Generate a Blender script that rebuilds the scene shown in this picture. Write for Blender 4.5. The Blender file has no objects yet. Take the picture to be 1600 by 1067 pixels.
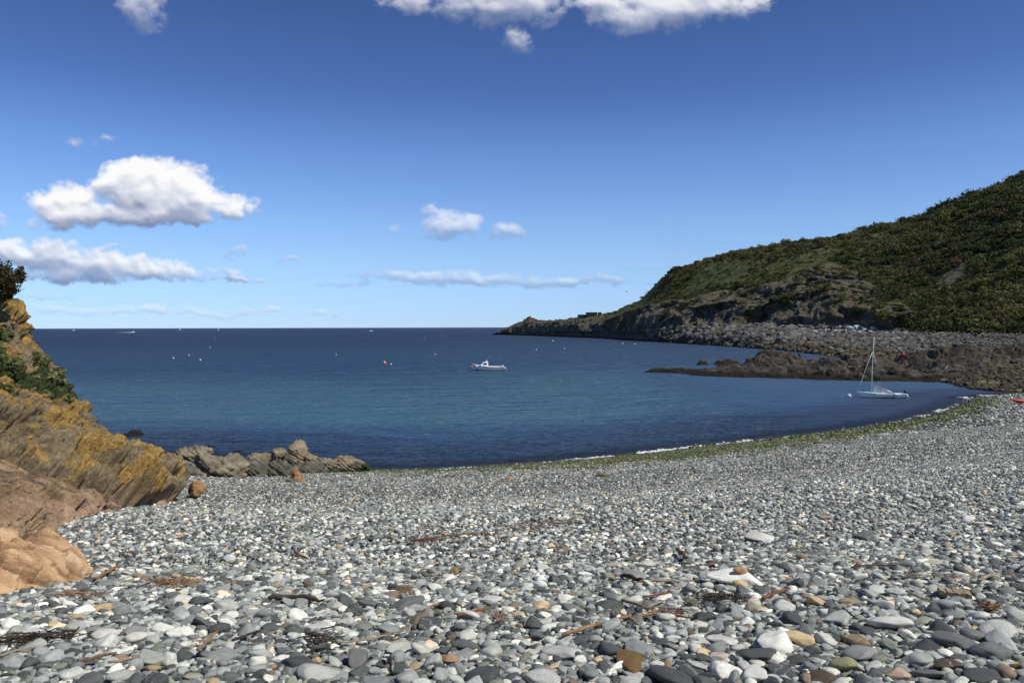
import bpy, math, random
import numpy as np
from mathutils import Vector, Matrix, Euler
from mathutils.bvhtree import BVHTree

R = math.radians
random.seed(7)
rng = np.random.default_rng(11)
scene = bpy.context.scene
C = scene.collection

# ------------------------------------------------------------------ camera
CAM_H = 6.8
F = 1244.0                       # focal length in pixels of the 1600 px wide photograph
PITCH, ROLL = R(-1.02), R(-0.15)
cam_d = bpy.data.cameras.new('camera')
cam_d.sensor_width = 36.0
cam_d.lens = F / 1600 * 36
cam_d.clip_start = 0.1
cam_d.clip_end = 200000
cam = bpy.data.objects.new('camera', cam_d)
C.objects.link(cam)
cam.location = (0, 0, CAM_H)
CAM_ROT = Euler((R(90) + PITCH, 0, 0)).to_matrix() @ Matrix.Rotation(ROLL, 3, 'Z')
cam.rotation_euler = CAM_ROT.to_euler()
scene.camera = cam

def ray(px, py):
    v = CAM_ROT @ Vector(((px - 800) / F, -(py - 533.5) / F, -1.0))
    return v / v.y               # scaled so that y (depth) is 1
def at_depth(px, py, d):
    v = ray(px, py)
    return Vector((v.x * d, d, CAM_H + v.z * d))
def on_sea(px, py, z=0.0):
    v = ray(px, py)
    return at_depth(px, py, (z - CAM_H) / v.z)

# ------------------------------------------------------------------ sun, sky, exposure
SUN_EL, SUN_AZ = R(52), R(121)    # azimuth clockwise from +Y (the view direction)
sun_d = bpy.data.lights.new('sun', 'SUN')
sun_d.energy = 4.2
sun_d.angle = R(0.53)
sun_d.color = (1.0, 0.955, 0.89)
sun = bpy.data.objects.new('sun', sun_d)
C.objects.link(sun)
sv = Vector((math.cos(SUN_EL) * math.sin(SUN_AZ), math.cos(SUN_EL) * math.cos(SUN_AZ), math.sin(SUN_EL)))
sun.rotation_euler = sv.to_track_quat('Z', 'Y').to_euler()
sun.location = (40, 0, 60)

scene.view_settings.view_transform = 'Standard'
scene.view_settings.look = 'None'
scene.view_settings.exposure = 0.0
scene.view_settings.gamma = 1.0
scene.view_settings.use_curve_mapping = False
scene.cycles.max_bounces = 6
scene.cycles.diffuse_bounces = 3
scene.cycles.glossy_bounces = 3
scene.cycles.transparent_max_bounces = 12
scene.cycles.use_denoising = True
scene.cycles.use_adaptive_sampling = True
scene.cycles.adaptive_threshold = 0.01

class NT:
    """thin helper over a node tree"""
    def __init__(s, tree): s.t = tree
    def n(s, kind, ins=None, **props):
        nd = s.t.nodes.new(kind)
        for k, v in props.items(): setattr(nd, k, v)
        for k, v in (ins or {}).items():
            if isinstance(v, bpy.types.NodeSocket): s.t.links.new(v, nd.inputs[k])
            else: nd.inputs[k].default_value = v
        return nd
    def m(s, op, a, b=0.0, c=None, clamp=False):
        ins = {0: a, 1: b}
        if c is not None: ins[2] = c
        return s.n('ShaderNodeMath', ins, operation=op, use_clamp=clamp).outputs[0]
    def vm(s, op, a, b=None):
        ins = {0: a}
        if b is not None: ins[1] = b
        nd = s.n('ShaderNodeVectorMath', ins, operation=op)
        return nd.outputs['Value'] if op in ('DOT_PRODUCT', 'LENGTH') else nd.outputs[0]
    def noise(s, vec, scale, detail=5, rough=0.55, dist=0.0):
        nd = s.n('ShaderNodeTexNoise', {'Scale': scale, 'Detail': detail, 'Roughness': rough, 'Distortion': dist})
        if vec is not None: s.t.links.new(vec, nd.inputs['Vector'])
        return nd.outputs[0]
    def mix(s, f, a, b, blend='MIX'):
        nd = s.n('ShaderNodeMix', data_type='RGBA', blend_type=blend)
        for i, v in ((0, f), (6, a), (7, b)):
            if isinstance(v, bpy.types.NodeSocket): s.t.links.new(v, nd.inputs[i])
            else: nd.inputs[i].default_value = v if i == 0 else (v if len(v) == 4 else (*v, 1))
        return nd.outputs[2]
    def ss(s, x, lo, hi):
        nd = s.n('ShaderNodeMapRange', {0: x, 1: lo, 2: hi, 3: 0.0, 4: 1.0}, interpolation_type='SMOOTHSTEP')
        return nd.outputs[0]
    def lin(s, x, lo, hi, a, b):
        return s.n('ShaderNodeMapRange', {0: x, 1: lo, 2: hi, 3: a, 4: b}).outputs[0]
    def ramp(s, x, stops):
        nd = s.n('ShaderNodeValToRGB', {0: x})
        e = nd.color_ramp.elements
        while len(e) < len(stops): e.new(0.5)
        for i, (p, c) in enumerate(stops):
            e[i].position = p; e[i].color = (*c, 1)
        return nd.outputs[0]
    def attr(s, name, kind='GEOMETRY'):
        return s.n('ShaderNodeAttribute', attribute_name=name, attribute_type=kind)

def lin3(r, g, b):
    f = lambda c: (c / 255 / 12.92) if c / 255 <= 0.04045 else ((c / 255 + 0.055) / 1.055) ** 2.4
    return (f(r), f(g), f(b))

# ------------------------------------------------------------------ numpy noise
_pr = np.random.default_rng(5)
_PERM = np.concatenate([_pr.permutation(256)] * 3).astype(np.int64)
_G = _pr.normal(size=(256, 3)); _G /= np.linalg.norm(_G, axis=1)[:, None]
_G = _G.astype(np.float32)
def perlin(p):
    p = np.asarray(p, dtype=np.float32)
    i = np.floor(p).astype(np.int64); f = p - i
    i &= 255
    u = f * f * f * (f * (f * 6 - 15) + 10)
    def c(dx, dy, dz):
        h = _PERM[_PERM[_PERM[i[:, 0] + dx] + i[:, 1] + dy] + i[:, 2] + dz]
        g = _G[h]
        return g[:, 0] * (f[:, 0] - dx) + g[:, 1] * (f[:, 1] - dy) + g[:, 2] * (f[:, 2] - dz)
    L = lambda a, b, t: a + (b - a) * t
    x00 = L(c(0, 0, 0), c(1, 0, 0), u[:, 0]); x10 = L(c(0, 1, 0), c(1, 1, 0), u[:, 0])
    x01 = L(c(0, 0, 1), c(1, 0, 1), u[:, 0]); x11 = L(c(0, 1, 1), c(1, 1, 1), u[:, 0])
    return L(L(x00, x10, u[:, 1]), L(x01, x11, u[:, 1]), u[:, 2]) * 1.5
def fbm(p, octv=5, gain=0.5, ridged=False, lac=2.03):
    p = np.asarray(p, dtype=np.float32)
    out = np.zeros(len(p), np.float32); a = 1.0; tot = 0
    for k in range(octv):
        v = perlin(p + 17.3 * k)
        if ridged: v = 1 - 2 * np.abs(v)
        out += a * v; tot += a; a *= gain; p = p * lac
    return out / tot
def worley(p):
    """nearest and second nearest cell distance, and a value of the nearest cell"""
    p = np.asarray(p, dtype=np.float32)
    i = np.floor(p).astype(np.int64); f = p - i
    d1 = np.full(len(p), 9., np.float32); d2 = d1.copy(); idv = np.zeros(len(p), np.float32)
    for dx in (-1, 0, 1):
        for dy in (-1, 0, 1):
            for dz in (-1, 0, 1):
                j = (i + (dx, dy, dz)) & 255
                h = _PERM[_PERM[_PERM[j[:, 0]] + j[:, 1]] + j[:, 2]]
                o = _G[h] * 0.42 + 0.5
                q = (o + (dx, dy, dz) - f)
                dd = np.sqrt((q * q).sum(1))
                near = dd < d1
                d2 = np.where(near, d1, np.minimum(d2, dd))
                idv = np.where(near, h / 255.0, idv)
                d1 = np.where(near, dd, d1)
    return d1, d2, idv
def sstep(x, lo, hi):
    t = np.clip((x - lo) / (hi - lo), 0, 1)
    return t * t * (3 - 2 * t)

world = bpy.data.worlds.new('World')
scene.world = world
world.use_nodes = True
# clouds as (centre, half size, weight) on a chart of the seaward sky, 1 unit = 1/1244 of a radian near its middle
CLOUDS = [(238, 292, 92, 42, 1.25), (100, 324, 52, 32, .95), (130, 316, 50, 30, .9), (345, 326, 58, 24, .8), (225, 338, 125, 22, .95),
          (285, 308, 60, 44, 1.1), (190, 286, 40, 34, 1.0), (95, 350, 60, 16, .5),
          (40, 398, 120, 28, 1.0), (170, 419, 135, 20, 1.0), (290, 428, 95, 11, .75), (365, 438, 60, 6, .6), (120, 432, 120, 12, .8),
          (706, 356, 44, 24, .95), (672, 327, 17, 9, .6), (611, 361, 17, 11, .55), (792, 361, 32, 13, .58), (655, 367, 30, 8, .4),
          (640, 434, 85, 10, .75), (745, 438, 120, 12, .85), (880, 444, 120, 9, .8), (545, 445, 55, 6, .5), (705, 430, 30, 9, .6),
          (232, 14, 42, 44, .8), (700, 6, 95, 30, .7), (790, 18, 85, 42, .8), (806, 70, 24, 22, .65), (1000, 28, 85, 38, .95),
          (1090, 12, 110, 32, 1.0), (900, 0, 130, 24, .75), (1170, 8, 40, 26, .7),
          (380, 398, 24, 13, .7), (447, 408, 19, 6, .45), (148, 218, 38, 11, .42), (-4, 342, 22, 18, .65),
          (75, 463, 50, 5, .5), (1010, 419, 52, 4, .48), (310, 386, 14, 7, .33), (568, 331, 14, 10, .28), (170, 387, 36, 4, .42),
          (120, 484, 300, 9, .62), (360, 488, 240, 6, .5)]
CLOUD_LOOK = {0: (1.0, .16), 8: (.86, -.16), 13: (.58, -.08), 18: (.44, -.42), 23: (.62, -.10), 27: (.85, .04), 31: (.60, -.20), 35: (.42, -.28), 40: (.34, -.05)}   # first cloud: opacity, brightness
CH_U0, CH_U1, CH_V0, CH_V1, CH_W, CH_H = -300, 1500, -120, 516, 1500, 530
def cloud_chart():
    U, V = np.meshgrid(np.linspace(CH_U0, CH_U1, CH_W), np.linspace(CH_V1, CH_V0, CH_H))
    P = np.stack([U.ravel(), V.ravel(), np.zeros(U.size)], 1)
    n3 = lambda sc, o: fbm(P * (sc, sc * 1.15, 1) + o, 5, .55)
    wx, wy = n3(.016, 0), n3(.016, 31.7)
    wx2, wy2 = n3(.07, 5), n3(.07, 77)
    X = P[:, 0] + wx * 30 + wx2 * 7; Y = P[:, 1] + wy * 15 + wy2 * 5
    tot = np.zeros(len(P)); sw = np.full(len(P), 1e-6); so = np.zeros(len(P)); sb = np.zeros(len(P)); su = np.zeros(len(P))
    for ci, (cx, cy, rx, ry, wt) in enumerate(CLOUDS):
        op, br = CLOUD_LOOK[[k for k in CLOUD_LOOK if k <= ci][-1]]
        ex, ey = (X - cx) / (rx * 1.3), (Y - cy) / (ry * 1.3)
        ey = np.where(ey > 0, ey * 1.25, ey)               # flatter underneath
        e = wt * np.clip(1 - ex ** 2 - ey ** 2, 0, 1)
        tot = np.log(np.exp(6 * tot) + np.exp(6 * e) - 1) / 6
        g = np.exp(-(ex ** 2 + ey ** 2) * 1.2) * wt + 1e-9
        sw += g; so += g * op; sb += g * br; su += g * np.clip(-ey, -1, 1)
    so = (so / sw).reshape(CH_H, CH_W); sb = (sb / sw).reshape(CH_H, CH_W); su = (su / sw).reshape(CH_H, CH_W)
    bil = 0                                                # puffs of three sizes: each cell bulges like a little dome
    for sc, am in ((.022, .75), (.05, .38), (.11, .16)):
        f1, f2, _ = worley(np.stack([X * sc, Y * sc * 1.25, np.full(len(P), 3.3 + sc * 40)], 1))
        bil = bil + am * (.55 - f1)
    nn = .75 * fbm(P * (.024, .034, 1) + 9, 7, .58) + .75 * bil
    D = tot * .95 + nn * sstep(tot, 0.0, .3) - .12
    D = D.reshape(CH_H, CH_W)
    def blur(a, n):
        for ax in (0, 1):
            for _ in range(2):
                k = np.ones(2 * n + 1) / (2 * n + 1)
                a = np.apply_along_axis(lambda r: np.convolve(r, k, 'same'), ax, a)
        return a
    soft = np.clip(D, 0, 1.2)
    s1, s2 = blur(soft, 2), blur(soft, 5)
    # light: how much cloud lies towards the sun (up and to the right); image rows run bottom-up
    occ = np.zeros_like(D)
    for k in range(1, 34):
        dx, dy = int(round(k * .8)), int(round(k * 1.5))
        sh = np.zeros_like(soft)
        sh[:CH_H - dy, :CH_W - dx] = s1[dy:, dx:]
        occ += sh
    lit = np.exp(-occ * .034)
    g1 = s1 - np.roll(np.roll(s1, -4, 0), -2, 1)
    g2 = s2 - np.roll(np.roll(s2, -9, 0), -5, 1)
    g0 = soft - np.roll(np.roll(soft, -2, 0), -1, 1)
    mass = blur(np.clip(D, 0, 1), 14)                      # thin small clouds stay greyish, big towers go white
    lit = np.clip(.40 + .34 * lit * (.6 + .8 * sstep(mass, .05, .4)) + .12 * su - .34 * sstep(-su, .10, .55) * sstep(mass, .05, .3) + g0 * .45 + g1 * .70 + g2 * .45 + sb, 0, 1)
    frm = fbm(P * (.075, .09, 1) + 51, 5, .62).reshape(CH_H, CH_W)
    alpha = sstep(D + frm * .30 * sstep(D, .75, .1), .02, .72)
    alpha = alpha * so
    lit = blur(lit, 1)
    px = np.zeros((CH_H, CH_W, 4), np.float32)
    px[..., 0] = lit; px[..., 1] = alpha; px[..., 3] = 1
    img = bpy.data.images.new('cloud_chart', CH_W, CH_H, float_buffer=True, is_data=True)
    img.pixels.foreach_set(px.ravel())
    img.pack()
    return img
def build_world():
    t = world.node_tree
    t.nodes.clear()
    q = NT(t)
    sky = q.n('ShaderNodeTexSky', sky_type='NISHITA', sun_disc=False, sun_elevation=SUN_EL, sun_rotation=SUN_AZ,
              altitude=0.0, air_density=1.0, dust_density=0.0, ozone_density=1.5)
    d = q.n('ShaderNodeTexCoord').outputs['Generated']
    sep = q.n('ShaderNodeSeparateXYZ', {0: d})
    yy = q.m('MAXIMUM', sep.outputs[1], 0.05)
    u = q.lin(q.m('MULTIPLY_ADD', q.m('DIVIDE', sep.outputs[0], yy), F, 800.0), CH_U0, CH_U1, 0, 1)
    v = q.lin(q.m('MULTIPLY_ADD', q.m('DIVIDE', sep.outputs[2], yy), -F, 511.3), CH_V1, CH_V0, 0, 1)
    for s in (u, v): s.node.clamp = False
    chart = q.n('ShaderNodeCombineXYZ', {0: u, 1: v, 2: 0.0}).outputs[0]
    im = q.n('ShaderNodeTexImage', {0: chart}, image=cloud_chart(), extension='CLIP', interpolation='Cubic')
    ic = q.n('ShaderNodeSeparateColor', {0: im.outputs[0]})
    ccol = q.ramp(ic.outputs[0], [(0.0, lin3(120, 136, 172)), (0.4, lin3(160, 170, 197)), (0.7, lin3(210, 214, 228)), (1.0, lin3(252, 252, 253))])
    el = q.m('MULTIPLY', sep.outputs[2], 2.0, clamp=True)
    s1 = q.mix(1.0, q.vm('MULTIPLY', sky.outputs[0], (SKY_S, SKY_S, SKY_S)), q.ramp(el, SKY_TINT), 'MULTIPLY')
    col = q.mix(ic.outputs[1], s1, ccol)
    bg = q.n('ShaderNodeBackground', {0: col, 1: 1.0})
    t.links.new(bg.outputs[0], q.n('ShaderNodeOutputWorld').inputs[0])
    world.cycles.sampling_method = 'MANUAL'
    world.cycles.sample_map_resolution = 512
SKY_S = 0.10 * 1.7
SKY_TINT = [(e, tuple(c / 1.7 for c in t)) for e, t in (
    (0.0, (.516, .80, 1.60)), (.06, (.565, .83, 1.53)), (.16, (.70, .91, 1.35)), (.257, (.72, .92, 1.32)),
    (.41, (.61, .81, 1.24)), (.56, (.43, .585, .99)), (.735, (.37, .49, .80)), (1.0, (.36, .48, .78)))]
build_world()
#@@SETTING
# ------------------------------------------------------------------ mesh helpers
def mesh_np(name, v, f, smooth=True, cols=None):
    """mesh from arrays: v (n,3), f (m,3) or (m,4) or a list of such; cols = {attribute: (n,) or (n,3)}"""
    me = bpy.data.meshes.new(name)
    v = np.asarray(v, np.float32)
    fl = [np.asarray(x, np.int32) for x in (f if isinstance(f, list) else [f]) if len(x)]
    me.vertices.add(len(v)); me.vertices.foreach_set('co', v.ravel())
    nl = sum(x.size for x in fl); nf = sum(len(x) for x in fl)
    me.loops.add(nl); me.loops.foreach_set('vertex_index', np.concatenate([x.ravel() for x in fl]))
    tot = np.concatenate([np.full(len(x), x.shape[1], np.int32) for x in fl])
    me.polygons.add(nf)
    me.polygons.foreach_set('loop_start', np.concatenate([[0], np.cumsum(tot)[:-1]]).astype(np.int32))
    me.polygons.foreach_set('loop_total', tot)
    me.polygons.foreach_set('use_smooth', np.full(nf, smooth, bool))
    me.update(calc_edges=True)
    me.validate()
    for k, c in (cols or {}).items():
        c = np.asarray(c, np.float32)
        if c.ndim == 1:
            a = me.attributes.new(k, 'FLOAT', 'POINT'); a.data.foreach_set('value', c)
        else:
            a = me.attributes.new(k, 'FLOAT_COLOR', 'POINT')
            a.data.foreach_set('color', np.concatenate([c, np.ones((len(c), 1), np.float32)], 1).ravel())
    return me
def grid_faces(nu, nv, flip=False):
    i = np.arange(nu - 1)[:, None] * nv + np.arange(nv - 1)[None]
    q = np.stack([i, i + 1, i + nv + 1, i + nv], -1).reshape(-1, 4)
    return q[:, ::-1] if flip else q
def add(name, me, material=None, parent=None, label=None, cat=None, group=None, kind=None):
    o = bpy.data.objects.new(name, me)
    C.objects.link(o)
    if material is not None: me.materials.append(material)
    if parent is not None: o.parent = parent
    return tag(o, label, cat, group, kind)
def tag(o, label=None, cat=None, group=None, kind=None):
    for k, v in (('label', label), ('category', cat), ('group', group), ('kind', kind)):
        if v: o[k] = v
    return o
def empty(name, loc, label, cat, group=None, rz=0.0):
    o = bpy.data.objects.new(name, None)
    C.objects.link(o)
    o.location = loc; o.rotation_euler = (0, 0, rz); o.empty_display_size = .3
    return tag(o, label, cat, group)

class MB:
    """collects simple solids into one mesh"""
    def __init__(s): s.v = []; s.f3 = []; s.f4 = []; s.n = 0
    def put(s, v, f):
        v = np.asarray(v, np.float32); f = np.asarray(f, np.int32)
        (s.f4 if f.shape[1] == 4 else s.f3).append(f + s.n)
        s.v.append(v); s.n += len(v); return s
    def box(s, c, h, rz=0.0, taper=1.0):
        x, y, z = h
        v = np.array([(sx * x * (taper if sz > 0 else 1), sy * y * (taper if sz > 0 else 1), sz * z) for sz in (-1, 1) for sx, sy in ((-1, -1), (1, -1), (1, 1), (-1, 1))], float)
        ca, sa = math.cos(rz), math.sin(rz)
        v = np.stack([v[:, 0] * ca - v[:, 1] * sa, v[:, 0] * sa + v[:, 1] * ca, v[:, 2]], 1) + np.array(c)
        return s.put(v, [(3, 2, 1, 0), (4, 5, 6, 7), (0, 1, 5, 4), (1, 2, 6, 5), (2, 3, 7, 6), (3, 0, 4, 7)])
    def tube(s, pts, rad, n=8):
        pts = np.asarray(pts, float); k = len(pts)
        rad = np.broadcast_to(np.asarray(rad, float), (k,))
        tan = np.gradient(pts, axis=0); tan /= np.linalg.norm(tan, axis=1)[:, None] + 1e-9
        ref = np.array((0, 0, 1.)) if abs(tan[0, 2]) < .9 else np.array((1., 0, 0))
        rings = []
        for p, t, r in zip(pts, tan, rad):
            a = np.cross(t, ref); a /= np.linalg.norm(a) + 1e-9; b = np.cross(t, a)
            th = np.arange(n) / n * 2 * math.pi
            rings.append(p + r * (np.cos(th)[:, None] * a + np.sin(th)[:, None] * b))
        v = np.concatenate(rings + [pts[:1], pts[-1:]])
        f = [(i * n + j, i * n + (j + 1) % n, (i + 1) * n + (j + 1) % n, (i + 1) * n + j) for i in range(k - 1) for j in range(n)]
        b = s.n; s.put(v, f)
        cap = [(k * n, (j + 1) % n, j) for j in range(n)] + [(k * n + 1, (k - 1) * n + j, (k - 1) * n + (j + 1) % n) for j in range(n)]
        s.f3.append(np.array(cap, np.int32) + b)
        return s
    def ball(s, c, r, nu=14, nv=9):
        th = np.arange(nu) / nu * 2 * math.pi; ph = np.linspace(-math.pi / 2, math.pi / 2, nv)
        v = np.array([(math.cos(p) * math.cos(t), math.cos(p) * math.sin(t), math.sin(p)) for p in ph for t in th]) * np.array(r) + np.array(c)
        f = [(i * nu + j, i * nu + (j + 1) % nu, (i + 1) * nu + (j + 1) % nu, (i + 1) * nu + j) for i in range(nv - 1) for j in range(nu)]
        return s.put(v, f)
    def mesh(s, name, smooth=True): return mesh_np(name, np.concatenate(s.v), [np.concatenate(x) for x in (s.f3, s.f4) if x], smooth)
    def build(s, name, material, parent=None, smooth=True, **k): return add(name, s.mesh(name, smooth), material, parent, **k)

def new_mat(name):
    m = bpy.data.materials.new(name)
    m.use_nodes = True
    q = NT(m.node_tree)
    b = m.node_tree.nodes['Principled BSDF']
    return m, q, b
def link(q, a, b): q.t.links.new(a, b)
def plain(name, col, rough=.5, metal=0.0, var=.12, scale=3.0):
    m, q, b = new_mat(name)
    tc = q.n('ShaderNodeTexCoord').outputs['Object']
    n = q.noise(tc, scale, 6, .6)
    link(q, q.mix(1.0, (*col, 1), q.ramp(n, [(.25, (1 - var * 2,) * 3), (.7, (1 + var * .5,) * 3)]), 'MULTIPLY'), b.inputs['Base Color'])
    b.inputs['Metallic'].default_value = metal
    link(q, q.lin(n, .2, .8, max(.03, rough - .12), min(1, rough + .12)), b.inputs['Roughness'])
    return m

# ------------------------------------------------------------------ the shore
SHORE = np.array([(-90, 47), (-30, 44), (-19, 42.5), (-10, 38.6), (-7.2, 37.7), (-3.2, 38.0), (2, 39.9), (7, 42.6), (11, 45.2), (15.4, 47.8), (21, 51.4), (26.8, 55.8), (31, 59.7),
                  (35, 64), (39.5, 69.5), (43.7, 75.5), (52, 80), (62, 82.5), (80, 85), (140, 90)], float)
def shore_y(x): return np.interp(x, SHORE[:, 0], SHORE[:, 1])
def shore_sd(x, y):
    """distance to the waterline, positive on the beach"""
    x = np.asarray(x, float).ravel(); y = np.asarray(y, float).ravel()
    best = np.full(x.shape, 1e9)
    for (ax, ay), (bx, by) in zip(SHORE[:-1], SHORE[1:]):
        dx, dy = bx - ax, by - ay
        t = np.clip(((x - ax) * dx + (y - ay) * dy) / (dx * dx + dy * dy), 0, 1)
        best = np.minimum(best, np.hypot(x - ax - t * dx, y - ay - t * dy))
    return np.where(y < shore_y(x), best, -best)
def beach_z(x, y):
    shp = np.shape(x)
    x = np.asarray(x, float).ravel(); y = np.asarray(y, float).ravel()
    s = shore_sd(x, y)
    z = np.where(s > 0, .138 * s, np.maximum(.10 * s, -3))
    # storm ridges that run along the beach, and low swells of shingle
    amp = sstep(s, 1, 8)
    z = z + amp * (.10 * np.sin(s * .62 + .25 * np.sin(x * .21)) + .09 * fbm(np.stack([x * .35, y * .35, 0 * x], 1), 3))
    z = np.minimum(z, 5.35 + .15 * np.tanh((z - 5.35) / .6))
    return z.reshape(shp)
def beach_at(px, py, dz=0.0):
    """the point of the beach seen in a given direction"""
    v = ray(px, py)
    d = np.concatenate([np.linspace(2, 30, 1400), np.linspace(30, 110, 1200)])
    gap = CAM_H + v.z * d - beach_z(v.x * d, d) - dz
    i = int(np.argmax(gap < 0))
    t = gap[i - 1] / (gap[i - 1] - gap[i] + 1e-9)
    dd = d[i - 1] + t * (d[i] - d[i - 1])
    return Vector((v.x * dd, dd, CAM_H + v.z * dd))

def build_beach():
    xs = np.concatenate([np.linspace(-40, -14, 60), np.linspace(-13.8, 13.8, 200), np.linspace(14, 60, 190), np.linspace(61, 140, 60)])
    ys = np.concatenate([np.linspace(-30, 2, 40), np.linspace(2.2, 22, 200), np.linspace(22.2, 90, 300)])
    X, Y = np.meshgrid(xs, ys, indexing='ij')
    Z = beach_z(X, Y)
    P = np.stack([X.ravel(), Y.ravel(), Z.ravel()], 1)
    s = shore_sd(X, Y)
    P[:, 2] -= .035 * sstep(s, .5, 3)
    m, q, b = new_mat('shingle')
    pos = q.n('ShaderNodeNewGeometry').outputs['Position']
    vo = q.n('ShaderNodeTexVoronoi', {'Vector': pos, 'Scale': 13.0, 'Randomness': 1.0})
    v2 = q.n('ShaderNodeTexVoronoi', {'Vector': pos, 'Scale': 27.0})
    g1 = q.ramp(q.n('ShaderNodeSeparateColor', {0: vo.outputs['Color']}).outputs[0], [(0, (.05, .053, .055)), (.45, (.12, .125, .128)), (.8, (.22, .22, .215)), (1, (.42, .41, .39))])
    g2 = q.ramp(q.n('ShaderNodeSeparateColor', {0: v2.outputs['Color']}).outputs[1], [(0, (.03, .032, .034)), (.6, (.11, .112, .115)), (1, (.3, .3, .29))])
    big = q.noise(pos, .8, 4)
    col = q.mix(q.ss(big, .35, .65), g1, g2)
    sd = q.attr('shore').outputs['Fac']
    wet = q.ss(sd, 1.6, .2)
    n = q.noise(pos, 3.0, 6, .7)
    weed = q.m('MULTIPLY', q.m('MULTIPLY', q.ss(sd, 6.0, 2.6), q.ss(sd, -.6, .3)), q.ss(n, .36, .52))
    col = q.mix(q.m('MULTIPLY', weed, .75), col, q.ramp(n, [(.3, (.02, .035, .008)), (.6, (.07, .10, .02)), (.8, (.13, .15, .035))]))
    col = q.mix(q.m('MULTIPLY', wet, .8), col, (.016, .019, .016, 1))
    link(q, col, b.inputs['Base Color'])
    link(q, q.lin(wet, 0, 1, .85, .35), b.inputs['Roughness'])
    bp = q.n('ShaderNodeBump', {'Strength': .9, 'Distance': .05, 'Height': q.m('ADD', q.m('SUBTRACT', 1.0, vo.outputs['Distance']), q.m('MULTIPLY', v2.outputs['Distance'], -.4))})
    link(q, bp.outputs[0], b.inputs['Normal'])
    add('beach', mesh_np('beach', P, grid_faces(len(xs), len(ys), True), True, {'shore': s}), m, kind='structure')
build_beach()

def build_sea():
    ang = np.linspace(0, 2 * math.pi, 361)[:-1]
    rad = np.concatenate([np.linspace(1, 30, 8), np.geomspace(31, 600, 190), np.geomspace(640, 90000, 40)])
    A, Rr = np.meshgrid(ang, rad, indexing='ij')
    X, Y = np.sin(A) * Rr, np.cos(A) * Rr
    n = len(ang); k = len(rad)
    i = np.arange(n)[:, None] * k + np.arange(k - 1)[None]
    j = ((np.arange(n) + 1) % n)[:, None] * k + np.arange(k - 1)[None]
    f = np.stack([i, i + 1, j + 1, j], -1).reshape(-1, 4)[:, ::-1]
    P = np.stack([X.ravel(), Y.ravel(), np.zeros(X.size)], 1)
    s = -shore_sd(X, Y)
    m, q, b = new_mat('sea_water')
    pos = q.n('ShaderNodeNewGeometry').outputs['Position']
    off = q.attr('offshore').outputs['Fac']
    st = lambda v: q.vm('MULTIPLY', pos, v)
    big = q.noise(st((.012, .03, 0)), 1.0, 4, .55)
    mid = q.noise(st((.05, .16, 0)), 1.0, 4, .6)
    o2 = q.m('ADD', off, q.m('MULTIPLY', q.m('SUBTRACT', mid, .5), 14.0))
    # kelp beds close in, pale sand beyond them, deep water farther out
    weed = q.ss(q.m('ADD', off, q.m('MULTIPLY', q.m('SUBTRACT', mid, .5), 9.0)), 13.0, 5.0)
    sand = q.m('MULTIPLY', q.ss(o2, 8, 20), q.ss(o2, 85, 32))
    eastm = q.ss(q.n('ShaderNodeSeparateXYZ', {0: pos}).outputs[0], 26, 4)
    sand = q.m('MULTIPLY', sand, q.m('MULTIPLY_ADD', eastm, .8, .2))
    deep = q.mix(q.ss(o2, 40, 400), WATER['mid'], WATER['far'])
    col = q.mix(q.m('MULTIPLY', sand, q.m('MULTIPLY_ADD', q.ss(big, .35, .65), .5, .5)), deep, WATER['sand'])
    col = q.mix(q.m('MULTIPLY', weed, .85), col, WATER['weed'])
    col = q.mix(q.m('MULTIPLY', q.ss(big, .4, .62), .28), col, WATER['gust'])
    # ripples: three trains of wind waves running in towards the beach
    rip = 0
    h = None
    for v, sc, am, det in (((.045, .20, 0), 1.0, 1.9, 2), ((.16, .60, 0), 1.0, 1.1, 3), ((.5, 1.5, 0), 1.0, .5, 3), ((1.6, 4.2, 0), 1.0, .2, 2)):
        w = q.m('MULTIPLY', q.noise(st(v), sc, det, .55, .4), am)
        h = w if h is None else q.m('ADD', h, w)
    bp = q.n('ShaderNodeBump', {'Strength': WATER['bump'], 'Distance': 1.7, 'Height': h})
    calm = q.ss(q.n('ShaderNodeSeparateXYZ', {0: pos}).outputs[0], 14, 32)
    calm = q.m('MULTIPLY', calm, q.ss(off, 70, 30))
    inner = q.ss(off, 75, 12)
    link(q, q.m('MULTIPLY', q.m('MULTIPLY_ADD', calm, -.5, 1.0), q.m('MULTIPLY_ADD', inner, -.24 * WATER['bump'], WATER['bump'])), bp.inputs['Strength'])
    link(q, col, b.inputs['Base Color'])
    df = q.n('ShaderNodeBsdfDiffuse', {0: col})
    gl = q.n('ShaderNodeBsdfGlossy', {0: (1, 1, 1, 1), 'Roughness': WATER['rough']})
    fr = q.n('ShaderNodeFresnel', {0: 1.33})
    for nd in (df, gl, fr): link(q, bp.outputs[0], nd.inputs['Normal'])
    # a ruffled sea never mirrors fully at a low angle: its facets lean and hide one another
    fac = q.m('MINIMUM', q.m('MULTIPLY', fr.outputs[0], WATER['refl']), WATER['fmax'])
    sea_sh = q.n('ShaderNodeMixShader', {0: fac, 1: df.outputs[0], 2: gl.outputs[0]})
    # the last hand's breadth of water over the stones is clear
    tr = q.n('ShaderNodeBsdfTransparent')
    mx = q.n('ShaderNodeMixShader', {0: q.m('MULTIPLY', q.ss(off, 3.6, -.2), .85), 1: sea_sh.outputs[0], 2: tr.outputs[0]})
    link(q, mx.outputs[0], m.node_tree.nodes['Material Output'].inputs[0])
    add('sea', mesh_np('sea', P, f, True, {'offshore': s}), m, kind='structure')
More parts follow.
